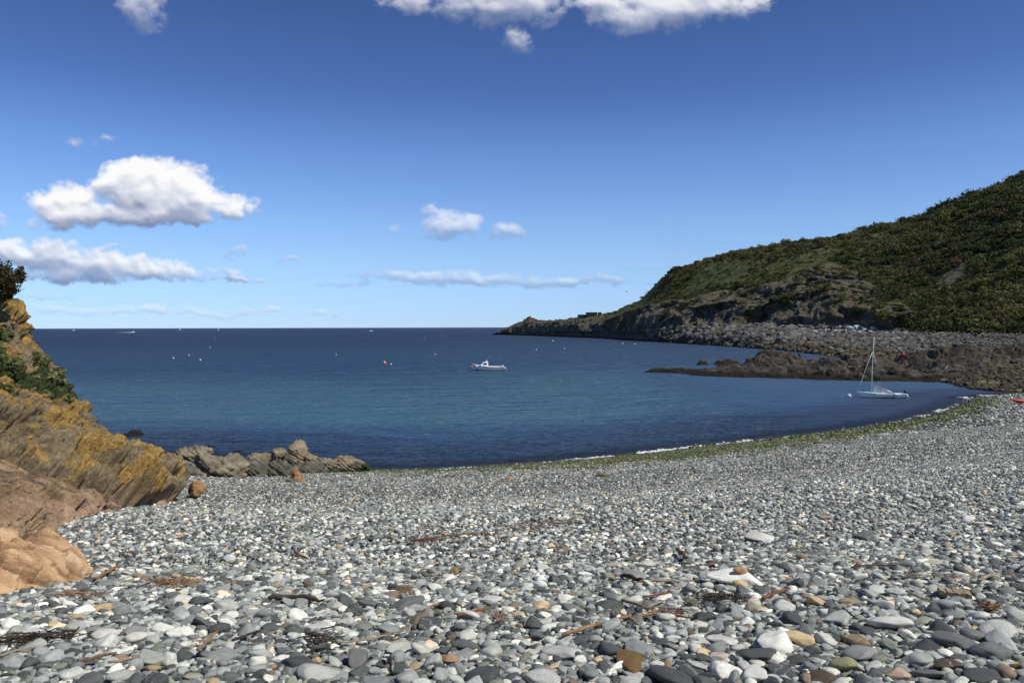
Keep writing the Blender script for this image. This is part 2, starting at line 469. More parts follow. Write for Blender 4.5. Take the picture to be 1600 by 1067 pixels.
WATER = dict(mid=(.024, .070, .134, 1), far=(.012, .037, .083, 1), sand=(.056, .142, .182, 1), weed=(.009, .020, .045, 1), gust=(.018, .060, .108, 1),
             bump=1.0, refl=.95, fmax=.26, rough=.36)
build_sea()

# ------------------------------------------------------------------ headland
# columns of the land across the bay: px bearing, waterline row, foot row / distance, cliff top row, ridge row, ridge distance
HL = np.array([
    # px   shore_d foot_d foot_z  top_y  top_d  ridge_y ridge_d
    (766, 752, 753, -1.5, 529, 755, 529, 757),
    (774, 744, 746, .3, 524.5, 748, 523.5, 752),
    (780, 735, 738, 1.0, 520, 742, 518, 746),
    (788, 720, 724, 1.5, 516, 729, 513, 736),
    (800, 700, 704, 1.5, 513, 711, 508, 720),
    (815, 672, 677, 2.0, 508, 690, 502, 702),
    (828, 648, 654, 2.0, 503, 672, 494, 686),
    (840, 626, 632, 2.0, 506, 650, 500, 668),
    (860, 590, 597, 2.2, 505, 615, 501, 645),
    (880, 560, 567, 2.4, 503, 585, 499, 620),
    (900, 530, 538, 2.5, 502, 558, 496, 590),
    (930, 494, 503, 2.6, 500, 524, 492.5, 560),
    (960, 458, 467, 2.8, 497, 488, 488, 530),
    (980, 425, 435, 3.0, 490, 460, 478, 505),
    (1000, 388, 400, 3.2, 484, 428, 469, 480),
    (1025, 362, 380, 3.6, 479, 408, 444, 455),
    (1050, 338, 364, 4.0, 478, 392, 421, 440),
    (1080, 312, 346, 4.2, 476, 374, 413, 428),
    (1110, 290, 332, 4.5, 472, 358, 404, 420),
    (1150, 266, 314, 4.5, 471, 340, 394, 412),
    (1200, 238, 296, 4.6, 464, 324, 384, 405),
    (1250, 212, 280, 4.6, 447, 314, 376, 398),
    (1300, 182, 266, 4.6, 440, 304, 371, 390),
    (1350, 152, 252, 4.6, 452, 286, 358, 382),
    (1400, 126, 240, 4.5, 470, 270, 348, 374),
    (1440, 106, 230, 4.4, 478, 258, 336, 368),
    (1480, 95, 220, 4.3, 480, 248, 319, 362),
    (1520, 86, 212, 4.2, 478, 240, 305, 356),
    (1560, 82, 204, 4.1, 474, 232, 288, 350),
    (1600, 80, 198, 4.0, 468, 226, 269, 344),
    (1700, 82, 186, 4.0, 455, 214, 235, 335),
    (1900, 84, 176, 4.0, 440, 205, 190, 325)], float)
def smooth_cols(px):
    out = [np.interp(px, HL[:, 0], HL[:, k]) for k in range(1, 8)]
    return out
def z_of_row(py, px, d):
    yh = 511.3 - (px - 800) * .0026
    return CAM_H - (py - yh) / F * d
NHC, NHR = 900, 330
def build_headland():
    px = np.interp(np.linspace(0, 1, NHC), [0, .22, .8, 1], [766, 960, 1610, 1900])
    sd_, fd, fz, ty, td, ry, rd = smooth_cols(px)
    k = np.ones(5) / 5
    wav = 6 * perlin(np.stack([px * .02, 0 * px, 0 * px], 1))
    tz = z_of_row(ty, px, td); rz = z_of_row(ry, px, rd)
    # rows: under water, waterline, foot, cliff top, slope, ridge, over the back
    one = np.ones_like(px)
    dist = np.stack([sd_ - 14, sd_, fd, fd + (td - fd) * .35, td, td + (rd - td) * .33, td + (rd - td) * .70, rd, rd + 14, rd + 60, rd + 170])
    hz = np.stack([-2.5 * one, .0 * one, fz, fz + (tz - fz) * .62, tz, tz + (rz - tz) * .40, tz + (rz - tz) * .80, rz, rz - .5, rz * .75, -3 * one])
    hz[1] = np.where(px > 1440, .12, 0.0)
    kt = np.array([0, .02, .22, .36, .50, .66, .82, .93, .955, .98, 1.0])
    tt = np.linspace(0, 1, NHR)
    D = np.stack([np.interp(tt, kt, dist[:, i]) for i in range(NHC)])
    Z = np.stack([np.interp(tt, kt, hz[:, i]) for i in range(NHC)])
    T = np.broadcast_to(tt, D.shape)
    X = (px[:, None] - 800) / F * D
    P = np.stack([X.ravel(), D.ravel(), Z.ravel()], 1)
    t = T.ravel(); pp = np.repeat(px, NHR)
    # how much each spot is bare cliff: steep band between foot and top, ragged upper edge
    edge = .52 + .075 * fbm(P * (.03, .03, .05), 4) + .05 * sstep(pp, 1000, 1060) * sstep(pp, 1420, 1300)
    edge = edge + .05 * np.exp(-((pp - 1290) / 50) ** 2)
    bare = sstep(t, edge + .03, edge - .03)
    bare = np.where(pp < 965, np.maximum(bare, sstep(t, .85, .7) * sstep(pp, 985, 900)), bare)
    # on the right the slope is overgrown down to the beach, with rock showing in places
    grown = sstep(pp, 1335, 1400)
    keep = np.maximum(sstep(fbm(P * (.035, .035, .06) + 40, 4), .10, .30), sstep(fbm(P * .05 + 12, 4) + sstep(pp, 1500, 1360) * .55, .30, .5) * sstep(t, .6, .5))
    bare = bare * (1 - grown * (1 - np.maximum(keep, sstep(t, .245, .215))))
    sc = np.exp(-(((pp - 1492) / 34) ** 2 + ((t - .585 - (pp - 1492) * .0009) / .035) ** 2))     # the pale scar high on the slope
    scar = sstep(sc + .55 * fbm(P * .12, 4), .40, .70)
    amp = sstep(t, .012, .10)
    # gullies and buttresses: steep folds across the cliff
    cf = np.stack([P[:, 0] * .040 + P[:, 2] * .03, P[:, 1] * .040, P[:, 2] * .012], 1)
    gul = fbm(cf + 3, 3, .5, True)
    cr = np.stack([P[:, 0] * .14 + P[:, 2] * .10, P[:, 1] * .14, P[:, 2] * .07], 1)
    rough = fbm(cr + 8, 5, .55, True)
    band = sstep(t, .10, .26) * sstep(t, .72, .48)
    size = np.interp(pp, [775, 960, 1100, 1600], [.45, .75, 1.0, .8])
    push = (gul * 13.0 * band * np.maximum(bare, .4) + rough * 2.8 * bare * amp) * size
    soft = fbm(P * (.02, .02, .02) + 21, 4) * 4.0 * (1 - bare) * sstep(t, .3, .5) * sstep(t, .93, .80)
    P[:, 1] -= push * .75 ; P[:, 0] -= push * .45
    P[:, 2] += (rough * .9 * bare * amp + soft * .8) * size * sstep(t, .94, .86)
    # ledges on the low rock shelf
    shelf = sstep(t, .02, .06) * sstep(t, .26, .2) * sstep(pp, 1290, 1200)
    P[:, 2] += shelf * (1.5 * fbm(np.stack([P[:, 0] * .09, P[:, 1] * .09, 0 * t], 1), 5, .6, True) + .3) * np.interp(pp, [775, 1000, 1100], [.8, .8, 1.3])
    # ragged skyline of the point
    tip = sstep(t, .80, .93) * sstep(t, .99, .95) * sstep(pp, 980, 900)
    P[:, 2] += tip * 1.6 * fbm(np.stack([P[:, 0] * .16, P[:, 1] * .05, 0 * t], 1), 4, .6)
    veg = 1 - np.maximum(bare, scar)
    m, q, b = new_mat('headland_ground')
    pos = q.n('ShaderNodeNewGeometry').outputs['Position']
    vg = q.attr('veg').outputs['Fac']
    sepz = q.n('ShaderNodeSeparateXYZ', {0: pos})
    z = sepz.outputs[2]
    tilt = q.vm('MULTIPLY', q.vm('ADD', pos, q.n('ShaderNodeCombineXYZ', {0: q.m('MULTIPLY', z, .7), 1: 0.0, 2: 0.0}).outputs[0]), (.42, .30, .16))
    n1 = q.noise(pos, .09, 8, .65); n2 = q.noise(tilt, 1.0, 8, .7); n3 = q.noise(pos, 1.3, 5, .7)
    rock = q.ramp(n2, [(.28, (.024, .021, .016)), (.45, (.082, .073, .054)), (.60, (.165, .148, .11)), (.76, (.38, .355, .29))])
    rock = q.mix(q.m('MULTIPLY', q.ss(n1, .46, .62), .65), rock, q.mix(n3, (.045, .045, .02, 1), (.16, .13, .07, 1)))
    rock = q.mix(q.m('MULTIPLY', q.ss(n3, .62, .75), .55), rock, (.42, .41, .38, 1))
    tan = q.m('MULTIPLY', q.ss(z, 5.4, 2.0), q.ss(sepz.outputs[1], 500, 160))
    rock = q.mix(q.m('MULTIPLY', tan, .55), rock, q.ramp(n2, [(.3, (.10, .08, .055)), (.7, (.30, .24, .165))]))
    low = q.ss(z, 1.5, .5)
    rock = q.mix(q.m('MULTIPLY', low, .8), rock, (.028, .024, .018, 1))
    green = q.ramp(q.noise(pos, .16, 8, .7), [(.3, (.030, .039, .013)), (.45, (.062, .075, .025)), (.58, (.105, .114, .042)), (.75, (.165, .165, .068))])
    brown = q.ramp(n3, [(.3, (.028, .022, .014)), (.7, (.085, .068, .042))])
    green = q.mix(q.m('MULTIPLY', q.ss(n1, .52, .66), .7), green, brown)
    f = q.ss(q.m('ADD', vg, q.m('MULTIPLY', q.m('SUBTRACT', n3, .5), .7)), .38, .6)
    link(q, q.mix(f, rock, green), b.inputs['Base Color'])
    b.inputs['Roughness'].default_value = .92
    b.inputs['Specular IOR Level'].default_value = .15
    hgt = q.m('ADD', q.m('MULTIPLY', n2, 1.0), q.m('MULTIPLY', n3, .5))
    bp = q.n('ShaderNodeBump', {'Strength': .9, 'Distance': 1.6, 'Height': hgt})
    link(q, bp.outputs[0], b.inputs['Normal'])
    o = add('headland_hill', mesh_np('headland', P, grid_faces(NHC, NHR), True, {'veg': veg}), m, kind='structure')
    return P.reshape(NHC, NHR, 3), veg.reshape(NHC, NHR), px, tt
HP, HV, HPX, HT = build_headland()
#@@OBJECTS
# ------------------------------------------------------------------ stones
def ico(sub):
    import bmesh
    bm = bmesh.new()
    bmesh.ops.create_icosphere(bm, subdivisions=sub, radius=1.0)
    v = np.array([x.co[:] for x in bm.verts]); f = np.array([[l.index for l in x.verts] for x in bm.faces])
    bm.free()
    return v, f
ICO = {k: ico(k) for k in (2, 3, 4, 5)}
def pebble(sub, seed, angular=0.25):
    """a beach stone: rounded blob with a few worn flats, about 1 x 1 x 1 in half size"""
    r = np.random.default_rng(seed)
    v, f = ICO[sub]
    p = v.copy()
    rad = np.ones(len(v))
    for _ in range(int(6 + 8 * angular)):                   # worn flats
        n = r.normal(size=3); n /= np.linalg.norm(n)
        c = r.uniform(.62, .95) + (.25 - angular) * .3
        d = v @ n
        lim = np.where(d > 1e-3, c / np.maximum(d, 1e-3), 9)
        k = 7.0 + 14 * angular
        rad = -np.log(np.exp(-k * rad) + np.exp(-k * np.minimum(lim, 3))) / k
    rad = rad / rad.mean()
    rad = rad * (1 + .10 * perlin(v * 1.1 + seed * 3.7) + .035 * fbm(v * 3.1 + seed, 3) + (.018 * fbm(v * 9 + seed, 3) if sub > 3 else 0))
    p = v * rad[:, None]
    e = r.uniform(-.16, .16)
    p[:, 0] *= 1 + e * p[:, 1]                               # egg-shaped
    p[:, 2] *= np.where(p[:, 2] < 0, .8, 1)
    return p, f
def stone_material(name, src, wet=False):
    m, q, b = new_mat(name)
    tc = q.n('ShaderNodeTexCoord').outputs['Object']
    inf = q.n('ShaderNodeObjectInfo')
    rnd = inf.outputs['Random']
    if src == 'object': tint = inf.outputs['Color']
    else: tint = q.attr('tint', 'INSTANCER').outputs['Color']
    sh = q.n('ShaderNodeCombineXYZ', {0: q.m('MULTIPLY', rnd, 37.0), 1: q.m('MULTIPLY', rnd, 91.0), 2: 0.0}).outputs[0]
    p = q.vm('ADD', tc, sh)
    n1 = q.noise(p, 1.6, 6, .6); n2 = q.noise(p, 14.0, 4, .75); n3 = q.noise(p, 45.0, 2, .7)
    c = q.mix(1.0, tint, q.ramp(n1, [(.25, (.72, .72, .73)), (.55, (1.0, 1.0, .99)), (.8, (1.25, 1.23, 1.18))]), 'MULTIPLY')
    r2 = q.m('FRACT', q.m('MULTIPLY', rnd, 7.31)); r3 = q.m('FRACT', q.m('MULTIPLY', rnd, 13.77)); r4 = q.m('FRACT', q.m('MULTIPLY', rnd, 29.1))
    # speckled stones
    spk = q.m('MULTIPLY', q.ss(r2, .55, .8), q.ss(n2, .52, .64))
    c = q.mix(q.m('MULTIPLY', spk, .5), c, q.mix(1.0, tint, (2.1, 2.1, 2.05, 1), 'MULTIPLY'))
    dk = q.m('MULTIPLY', q.ss(n2, .46, .34), .55)
    c = q.mix(dk, c, q.mix(1.0, tint, (.5, .5, .5, 1), 'MULTIPLY'))
    # quartz veins
    wv = q.n('ShaderNodeTexWave', {'Vector': p, 'Scale': .4, 'Distortion': 9.0, 'Detail': 4.0, 'Detail Scale': 1.6}, wave_type='BANDS')
    vein = q.m('MULTIPLY', q.ss(wv.outputs['Fac'], .97, 1.0), q.ss(r3, .84, .88))
    c = q.mix(q.m('MULTIPLY', vein, .75), c, (.5, .49, .46, 1))
    wv2 = q.n('ShaderNodeTexWave', {'Vector': p, 'Scale': 2.4, 'Distortion': 2.2, 'Detail': 2.0}, wave_type='BANDS')
    band = q.m('MULTIPLY', wv2.outputs['Fac'], q.ss(r4, .86, .92))
    c = q.mix(q.m('MULTIPLY', band, .35), c, q.mix(1.0, tint, (1.7, 1.7, 1.65, 1), 'MULTIPLY'))
    link(q, c, b.inputs['Base Color'])
    b.inputs['Specular IOR Level'].default_value = .3
    link(q, q.lin(n2, .3, .7, .6, .85), b.inputs['Roughness'])
    bp = q.n('ShaderNodeBump', {'Strength': .35, 'Distance': .05, 'Height': q.m('ADD', n2, q.m('MULTIPLY', n3, .5))})
    link(q, bp.outputs[0], b.inputs['Normal'])
    return m
M_STONE = stone_material('beach_stone', 'object')
M_STONE_I = stone_material('beach_stone_scattered', 'instancer')

def hidden_collection(name, meshes, material):
    col = bpy.data.collections.new(name)
    for i, me in enumerate(meshes):
        me.materials.append(material)
        o = bpy.data.objects.new(name + '_%02d' % i, me)
        col.objects.link(o)
    return col
def scatter(name, pos, rot, scl, idx, tint, col, kind='stuff'):
    """one object that carries many small stones or tufts (geometry nodes)"""
    n = len(pos)
    me = bpy.data.meshes.new(name)
    me.vertices.add(n); me.vertices.foreach_set('co', np.asarray(pos, np.float32).ravel())
    for k, a, ty, pr in (('rot', rot, 'FLOAT_VECTOR', 'vector'), ('scl', scl, 'FLOAT_VECTOR', 'vector')):
        at = me.attributes.new(k, ty, 'POINT'); at.data.foreach_set(pr, np.asarray(a, np.float32).ravel())
    at = me.attributes.new('idx', 'INT', 'POINT'); at.data.foreach_set('value', np.asarray(idx, np.int32))
    at = me.attributes.new('tint', 'FLOAT_COLOR', 'POINT')
    at.data.foreach_set('color', np.concatenate([np.asarray(tint, np.float32), np.ones((n, 1), np.float32)], 1).ravel())
    o = bpy.data.objects.new(name, me); C.objects.link(o); o['kind'] = kind
    g = bpy.data.node_groups.new(name, 'GeometryNodeTree')
    g.interface.new_socket('Geometry', in_out='INPUT', socket_type='NodeSocketGeometry')
    g.interface.new_socket('Geometry', in_out='OUTPUT', socket_type='NodeSocketGeometry')
    q = NT(g)
    gi, go = q.n('NodeGroupInput'), q.n('NodeGroupOutput')
    ci = q.n('GeometryNodeCollectionInfo', {'Separate Children': True, 'Reset Children': True})
    ci.inputs['Collection'].default_value = col
    def na(k, ty):
        return q.n('GeometryNodeInputNamedAttribute', {'Name': k}, data_type=ty).outputs[0]
    ip = q.n('GeometryNodeInstanceOnPoints', {'Pick Instance': True})
    g.links.new(gi.outputs[0], ip.inputs['Points']); g.links.new(ci.outputs[0], ip.inputs['Instance'])
    g.links.new(na('idx', 'INT'), ip.inputs['Instance Index'])
    er = q.n('FunctionNodeEulerToRotation'); g.links.new(na('rot', 'FLOAT_VECTOR'), er.inputs[0])
    g.links.new(er.outputs[0], ip.inputs['Rotation']); g.links.new(na('scl', 'FLOAT_VECTOR'), ip.inputs['Scale'])
    g.links.new(ip.outputs[0], go.inputs[0])
    md = o.modifiers.new('scatter', 'NODES'); md.node_group = g
    return o

# the colours of the shingle (albedo) and how common each is
TONES = [((.042, .046, .049), .25, 'dark slate grey'), ((.105, .113, .118), .27, 'slate grey'), ((.175, .185, .188), .22, 'mid grey'),
         ((.26, .268, .26), .12, 'pale grey'), ((.40, .40, .38), .034, 'white'), ((.115, .125, .105), .035, 'greenish grey'),
         ((.24, .185, .115), .018, 'tan'), ((.095, .075, .058), .022, 'brown'), ((.42, .33, .27), .010, 'pinkish cream')]
STONE_GAIN = np.array((2.02, 1.99, 1.74))
TP = np.array([t[1] for t in TONES]); TP = TP / TP.sum()
TC = np.array([t[0] for t in TONES]) * STONE_GAIN
def ground_tilt(x, y):
    e = .15
    return (beach_z(x + e, y) - beach_z(x - e, y)) / (2 * e), (beach_z(x, y + e) - beach_z(x, y - e)) / (2 * e)

class Packer:
    """remembers which ground is taken, so that stones lie beside and not inside one another"""
    def __init__(s, cell): s.c = cell; s.d = {}
    def near(s, x, y, r):
        k = int(math.ceil((r + .22) / s.c))
        i, j = int(x // s.c), int(y // s.c)
        for a in range(i - k, i + k + 1):
            for b in range(j - k, j + k + 1):
                yield from s.d.get((a, b), ())
    def free(s, x, y, r, ov=.80):
        c = s.c; i, j = int(x // c), int(y // c); d = s.d
        k = int((r + .16) / c) + 1
        for a in range(i - k, i + k + 1):
            for b in range(j - k, j + k + 1):
                for (px, py, pr) in d.get((a, b), ()):
                    q = (r + pr) * ov
                    if (px - x) ** 2 + (py - y) ** 2 < q * q: return False
        return True
    def put(s, x, y, r): s.d.setdefault((int(x // s.c), int(y // s.c)), []).append((x, y, r))

# stones of their own, read off the beach: bearing, row, seen width and height, tone, words
W_, LG, PG, MG, SG, DG = (.86, .84, .80), (.66, .65, .62), (.50, .50, .48), (.30, .302, .30), (.165, .170, .168), (.085, .089, .090)
OC, TN, OL, BR, PK, OR = (.26, .18, .075), (.36, .29, .19), (.17, .16, .075), (.10, .072, .05), (.50, .36, .28), (.46, .24, .11)
NAMED = [
 (1155, 909, 72, 24, W_, 'long speckled white slab lying under an orange cobble'),
 (1177, 948, 27, 30, (.62, .56, .44), 'upright jagged cream stone beside tangled dark seaweed'),
 (986, 939, 31, 21, LG, 'white stone with dark veins between two driftwood sticks'),
 (882, 934, 25, 20, W_, 'white angular stone next to an upright slate stone'),
 (880, 857, 25, 12, OC, 'flat ochre stone alone on mid beach shingle'),
 (963, 884, 23, 11, (.55, .47, .38), 'cream wedge shaped stone above a driftwood stick'),
 (990, 899, 38, 18, MG, 'grey veined rock just behind the long driftwood stick'),
 (1006, 882, 26, 16, PG, 'round light grey stone behind the grey veined rock'),
 (1186, 838, 48, 22, LG, 'large pale slab standing out far up the shingle'),
 (880, 1022, 58, 20, PG, 'long speckled pale stone low in the foreground'),
 (1048, 1059, 74, 34, DG, 'very large smooth dark slate stone at bottom edge'),
 (1128, 1047, 46, 34, W_, 'big angular white stone near the bottom edge'),
 (1178, 1054, 46, 34, LG, 'rough whitish triangular stone at the bottom edge'),
 (1173, 1023, 58, 32, DG, 'big dark slate slab behind two white stones'),
 (1130, 1001, 44, 22, LG, 'pale stone with flat sloping front'),
 (984, 1031, 60, 24, (.17, .105, .04), 'jagged rusty brown rock between dark slates'),
 (962, 955, 24, 15, OL, 'olive stone beside the white stone with veins'),
 (1082, 941, 26, 17, OL, 'olive yellow stone behind thin dark seaweed'),
 (1041, 1038, 14, 13, OC, 'small round ochre pebble beside the rusty rock'),
 (1124, 1026, 34, 11, (.52, .44, .40), 'narrow pinkish white stone behind an angular white one'),
 (1001, 1013, 52, 20, MG, 'long grey stone with a light tip'),
 (831, 977, 27, 26, DG, 'squat dark grey stone with rough skin'),
 (1035, 1002, 32, 17, DG, 'dark loaf shaped stone below the bent driftwood'),
 (1212, 1007, 62, 32, W_, 'big flat white boulder with rough top'),
 (1308, 966, 48, 26, PG, 'broad pale stone with a flat front'),
 (1384, 976, 68, 20, LG, 'long light grey slab shaped like a cigar'),
 (1317, 1037, 44, 34, (.30, .30, .155), 'big yellowish green stone with a pointed end'),
 (1340, 1004, 48, 13, (.27, .19, .115), 'long tan brown stone shaped like a sausage'),
 (1404, 1055, 34, 26, PK, 'pink stone near the bottom edge'),
 (1548, 1017, 52, 38, SG, 'tall peaked slate stone like a small tent'),
 (1480, 1036, 50, 28, BR, 'brown flat topped rock in front of dark slates'),
 (1344, 1022, 62, 22, MG, 'grey stone streaked with light layers'),
 (1565, 984, 64, 32, PG, 'speckled pale rock with dark upper corner'),
 (1592, 1041, 24, 17, OC, 'rusty ochre stone at the frame edge'),
 (1286, 1058, 48, 22, BR, 'dark brown rounded stone at bottom edge'),
 (1447, 970, 34, 13, (.33, .32, .25), 'pale olive oval stone beside the cigar shaped slab'),
 (1494, 1003, 60, 28, SG, 'broad grey slab leaning beside a white chip'),
 (1519, 1004, 20, 11, W_, 'white angular chip on grey slabs'),
 (1232, 889, 25, 23, MG, 'round upright grey stone beside the orange cobble'),
 (1226, 904, 22, 11, OC, 'rusty brown stone right of the white slab'),
 (1350, 840, 40, 13, SG, 'dark flat slab on the far shingle'),
 (1513, 812, 25, 14, W_, 'white stone far up the beach'),
 (1339, 877, 17, 12, TN, 'tan pebble on mid beach shingle'),
 (1460, 881, 26, 10, (.46, .43, .33), 'cream flat pebble on mid beach shingle'),
 (1524, 872, 30, 11, LG, 'light oval stone with smooth back'),
 (1392, 992, 15, 9, (.33, .33, .20), 'small greenish round pebble'),
 (1325, 941, 34, 13, TN, 'tan slab tilted on its edge'),
 (1390, 918, 17, 13, PG, 'small upright pale pebble among dark stones'),
 (1540, 1056, 54, 30, DG, 'big dark oval stone at bottom edge'),
 (1222, 1046, 46, 26, DG, 'dark smooth oval at the bottom, left of a green stone'),
 (1250, 1030, 34, 20, DG, 'dark rounded stone below the flat white boulder'),
 (500, 981, 48, 27, LG, 'big pale rounded stone standing above its neighbours'),
 (709, 893, 15, 14, OC, 'ochre stone on end, mid beach'),
 (768, 937, 36, 16, LG, 'smooth whitish oval stone, mid foreground'),
 (640, 959, 26, 20, PG, 'pale rounded block near orange scraps'),
 (743, 956, 23, 13, OR, 'orange angular stone beside a thin stick'),
 (701, 904, 26, 10, W_, 'flat white stone behind an ochre one'),
 (661, 935, 27, 9, W_, 'white lens shaped stone'),
 (470, 1036, 52, 24, DG, 'dark slate stone next to a white band'),
 (441, 1031, 34, 10, W_, 'white sliver of stone leaning on a dark slate'),
 (620, 1005, 34, 16, (.42, .35, .30), 'pinkish beige flat slab beside a straw'),
 (527, 947, 23, 20, PG, 'light grey block leaning upright'),
 (672, 975, 50, 22, DG, 'broad dark angular stone below the pale block'),
 (475, 903, 25, 12, W_, 'white flat stone up the beach at left'),
 (728, 1021, 36, 20, MG, 'grey rounded loaf of stone'),
 (537, 993, 19, 11, W_, 'small cream white pebble below the pale rounded stone'),
 (704, 1032, 32, 10, (.42, .27, .17), 'rusty pink sliver of stone'),
 (755, 1052, 62, 36, DG, 'very broad dark slate stone at bottom edge'),
 (488, 1054, 66, 24, PG, 'pale grey stone with dark veins at bottom edge'),
 (636, 947, 58, 16, SG, 'long dark ridge of stone, mid foreground'),
 (575, 943, 36, 22, SG, 'angular dark grey block'),
 (287, 965, 27, 21, PG, 'smooth pale grey oval leaning up'),
 (217, 987, 27, 21, MG, 'smooth grey round stone at left'),
 (286, 989, 38, 20, W_, 'diagonal white slab at left'),
 (201, 1013, 20, 12, W_, 'round white pebble at lower left'),
 (166, 992, 46, 15, LG, 'white flat slab at left below twigs'),
 (190, 1028, 26, 14, (.40, .27, .18), 'tan orange stone among dark twigs'),
 (52, 988, 38, 20, LG, 'chalky white rough stone at far left'),
 (116, 1018, 30, 16, DG, 'dark smooth stone beside the dark twig mat'),
 (300, 1055, 28, 18, (.38, .36, .30), 'beige stone at the lower left edge'),
 (16, 953, 16, 9, W_, 'white pebble at the foot of the sandstone'),
 (39, 946, 20, 12, W_, 'white block at the foot of the sandstone'),
 (27, 949, 10, 8, OR, 'small orange pebble between two white ones'),
 (157, 871, 13, 9, W_, 'small white pebble beside the sandstone tip'),
 (200, 867, 11, 8, PK, 'small pinkish pebble on left shingle'),
 (985, 1063, 40, 22, PG, 'speckled light stone at bottom beside huge slate'),
 (1448, 1052, 46, 26, SG, 'grey stone with pale stripes near the pink one'),
 (845, 1060, 60, 24, PG, 'pale speckled flat stone at bottom'),
 (560, 1030, 40, 36, SG, 'tall slate stone with slanting face'),
 (925, 945, 22, 18, SG, 'upright slate slab beside a white angular stone'),
 (846, 905, 18, 12, W_, 'white blocky stone on mid beach'),
 (797, 748, 12, 7, OR, 'small orange rock by the green weed'),
 (941, 743, 20, 8, (.20, .15, .09), 'low brown rock by the green weed'),
 (1108, 777, 14, 8, W_, 'white stone far down the beach'),
 (1217, 761, 12, 7, W_, 'bright white stone far down the beach'),
]
hi_meshes = []
for i in range(14):
    v, f = pebble(4, 100 + i, [.2, .5, .8, 1.0][i % 4])
    me = mesh_np('stone', v, f); me.materials.append(M_STONE); hi_meshes.append(me)
pack = Packer(.12)
LAND = []                                                   # landmarks for the words of the other stones
def put_stone(x, y, L, Wd, H, yaw, color, label, tone, mesh=None, dz=None, group='stones of the shingle beach', sink=.30):
    gx, gy = ground_tilt(np.array([x]), np.array([y]))
    z = float(beach_z(np.array([x]), np.array([y]))[0])
    me = mesh or hi_meshes[int(rng.integers(len(hi_meshes)))]
    o = bpy.data.objects.new('stone', me)
    C.objects.link(o)
    o.scale = (L / 2, Wd / 2, H / 2)
    n = Vector((-float(gx[0]) + rng.normal(0, .16), -float(gy[0]) + rng.normal(0, .16), 1)).normalized()
    o.rotation_euler = (n.to_track_quat('Z', 'Y') @ Euler((0, 0, yaw)).to_quaternion()).to_euler()
    o.location = (x, y, z + H * sink if dz is None else z + dz)
    o.color = (*color, 1)
    tag(o, label, 'stone', group)
    pack.put(x, y, .5 * math.sqrt(L * Wd) * .92)
    return o
for (px, py, w, h, colr, text) in NAMED:
    p = beach_at(px, py + h * .25)
    d = p.y
    L = w * d / F * 1.04
    hm = h * d / F
    dep = min(1.6 / d + .13, .6)
    Wd = L * min(.85, .55 + .5 * h / w)
    H = min(max(hm - .6 * Wd * dep, .34 * L) * 1.05, .95 * L)
    put_stone(p.x, p.y, L, Wd, H, rng.normal(0, .18), [colr[0], colr[1] * .995, colr[2] * .91], text, None)
    LAND.append((p.x, p.y, text, px, py))
    if text.startswith('long speckled white slab'): SLAB = (p.x, p.y, L, H)
# the orange cobble balanced on the white slab
_p = beach_at(1160, 917)
_z = float(beach_z(np.array([SLAB[0]]), np.array([SLAB[1]]))[0])
_o = put_stone(SLAB[0] + .012, SLAB[1] - .02, .125, .10, .085, .1, (.50, .27, .135), 'orange cobble balanced on the long speckled white slab', None, hi_meshes[1])
_o.location.z = _z + SLAB[3] * .72 + .032
LAND.append((SLAB[0], SLAB[1], 'orange cobble', 1160, 890))

# the other big stones in front: each one an object as well
def in_view(x, y, margin=0.0):
    return abs(x) < y * .655 + margin
SHORT = {}
for (x, y, t, px, py) in LAND:
    w = [k for k in t.replace(',', '').split()]
    SHORT[t] = t
N_BIG = 300 - len(NAMED) - 1
cand = []
tries = 0
while len(cand) < N_BIG and tries < 60000:
    tries += 1
    y = 3.15 + 4.2 * rng.random() ** 1.25
    x = rng.uniform(-1, 1) * (y * .64)
    L = .10 + .13 * rng.random() ** 2
    Wd = L * rng.uniform(.58, .88)
    r = .5 * math.sqrt(L * Wd)
    if x < -3.6 and y > 6.0: continue
    if not pack.free(x, y, r, .88): continue
    pack.put(x, y, r)
    cand.append((x, y, L, Wd))
cand.sort(key=lambda c: c[1])
SIZE = lambda L: 'large' if L > .17 else 'medium' if L > .125 else 'small'
used = set()
def about(x, y):
    """words for the place of a stone, by the landmark nearest to it"""
    out = sorted((((lx - x) ** 2 + (ly - y) ** 2, lx, ly, t) for lx, ly, t, _, _ in LAND))
    res = []
    for d2, lx, ly, t in out[:4]:
        dx, dy = x - lx, y - ly
        side = ('right of' if dx > 0 else 'left of') if abs(dx) > abs(dy) * .8 else ('behind' if dy > 0 else 'in front of')
        res.append((side, t))
    return res
CUT = (' beside', ' below', ' behind', ' lying', ' near', ' next', ' between', ' alone', ' above', ' standing', ' low in', ' at ', ' on ', ' in front', ' with', ' among', ' leaning', ' right of', ' far ', ' up the', ' mid ', ' shaped like', ' by ', ' like a', ' tilted', ' balanced', ' streaked')
def brief(t):
    for c in sorted(CUT):
        k = t.find(c)
        if k > 8: t = t[:k]
    return t.rstrip(', ')
from collections import Counter
_bc = Counter(brief(t) for _, _, t, _, _ in LAND)
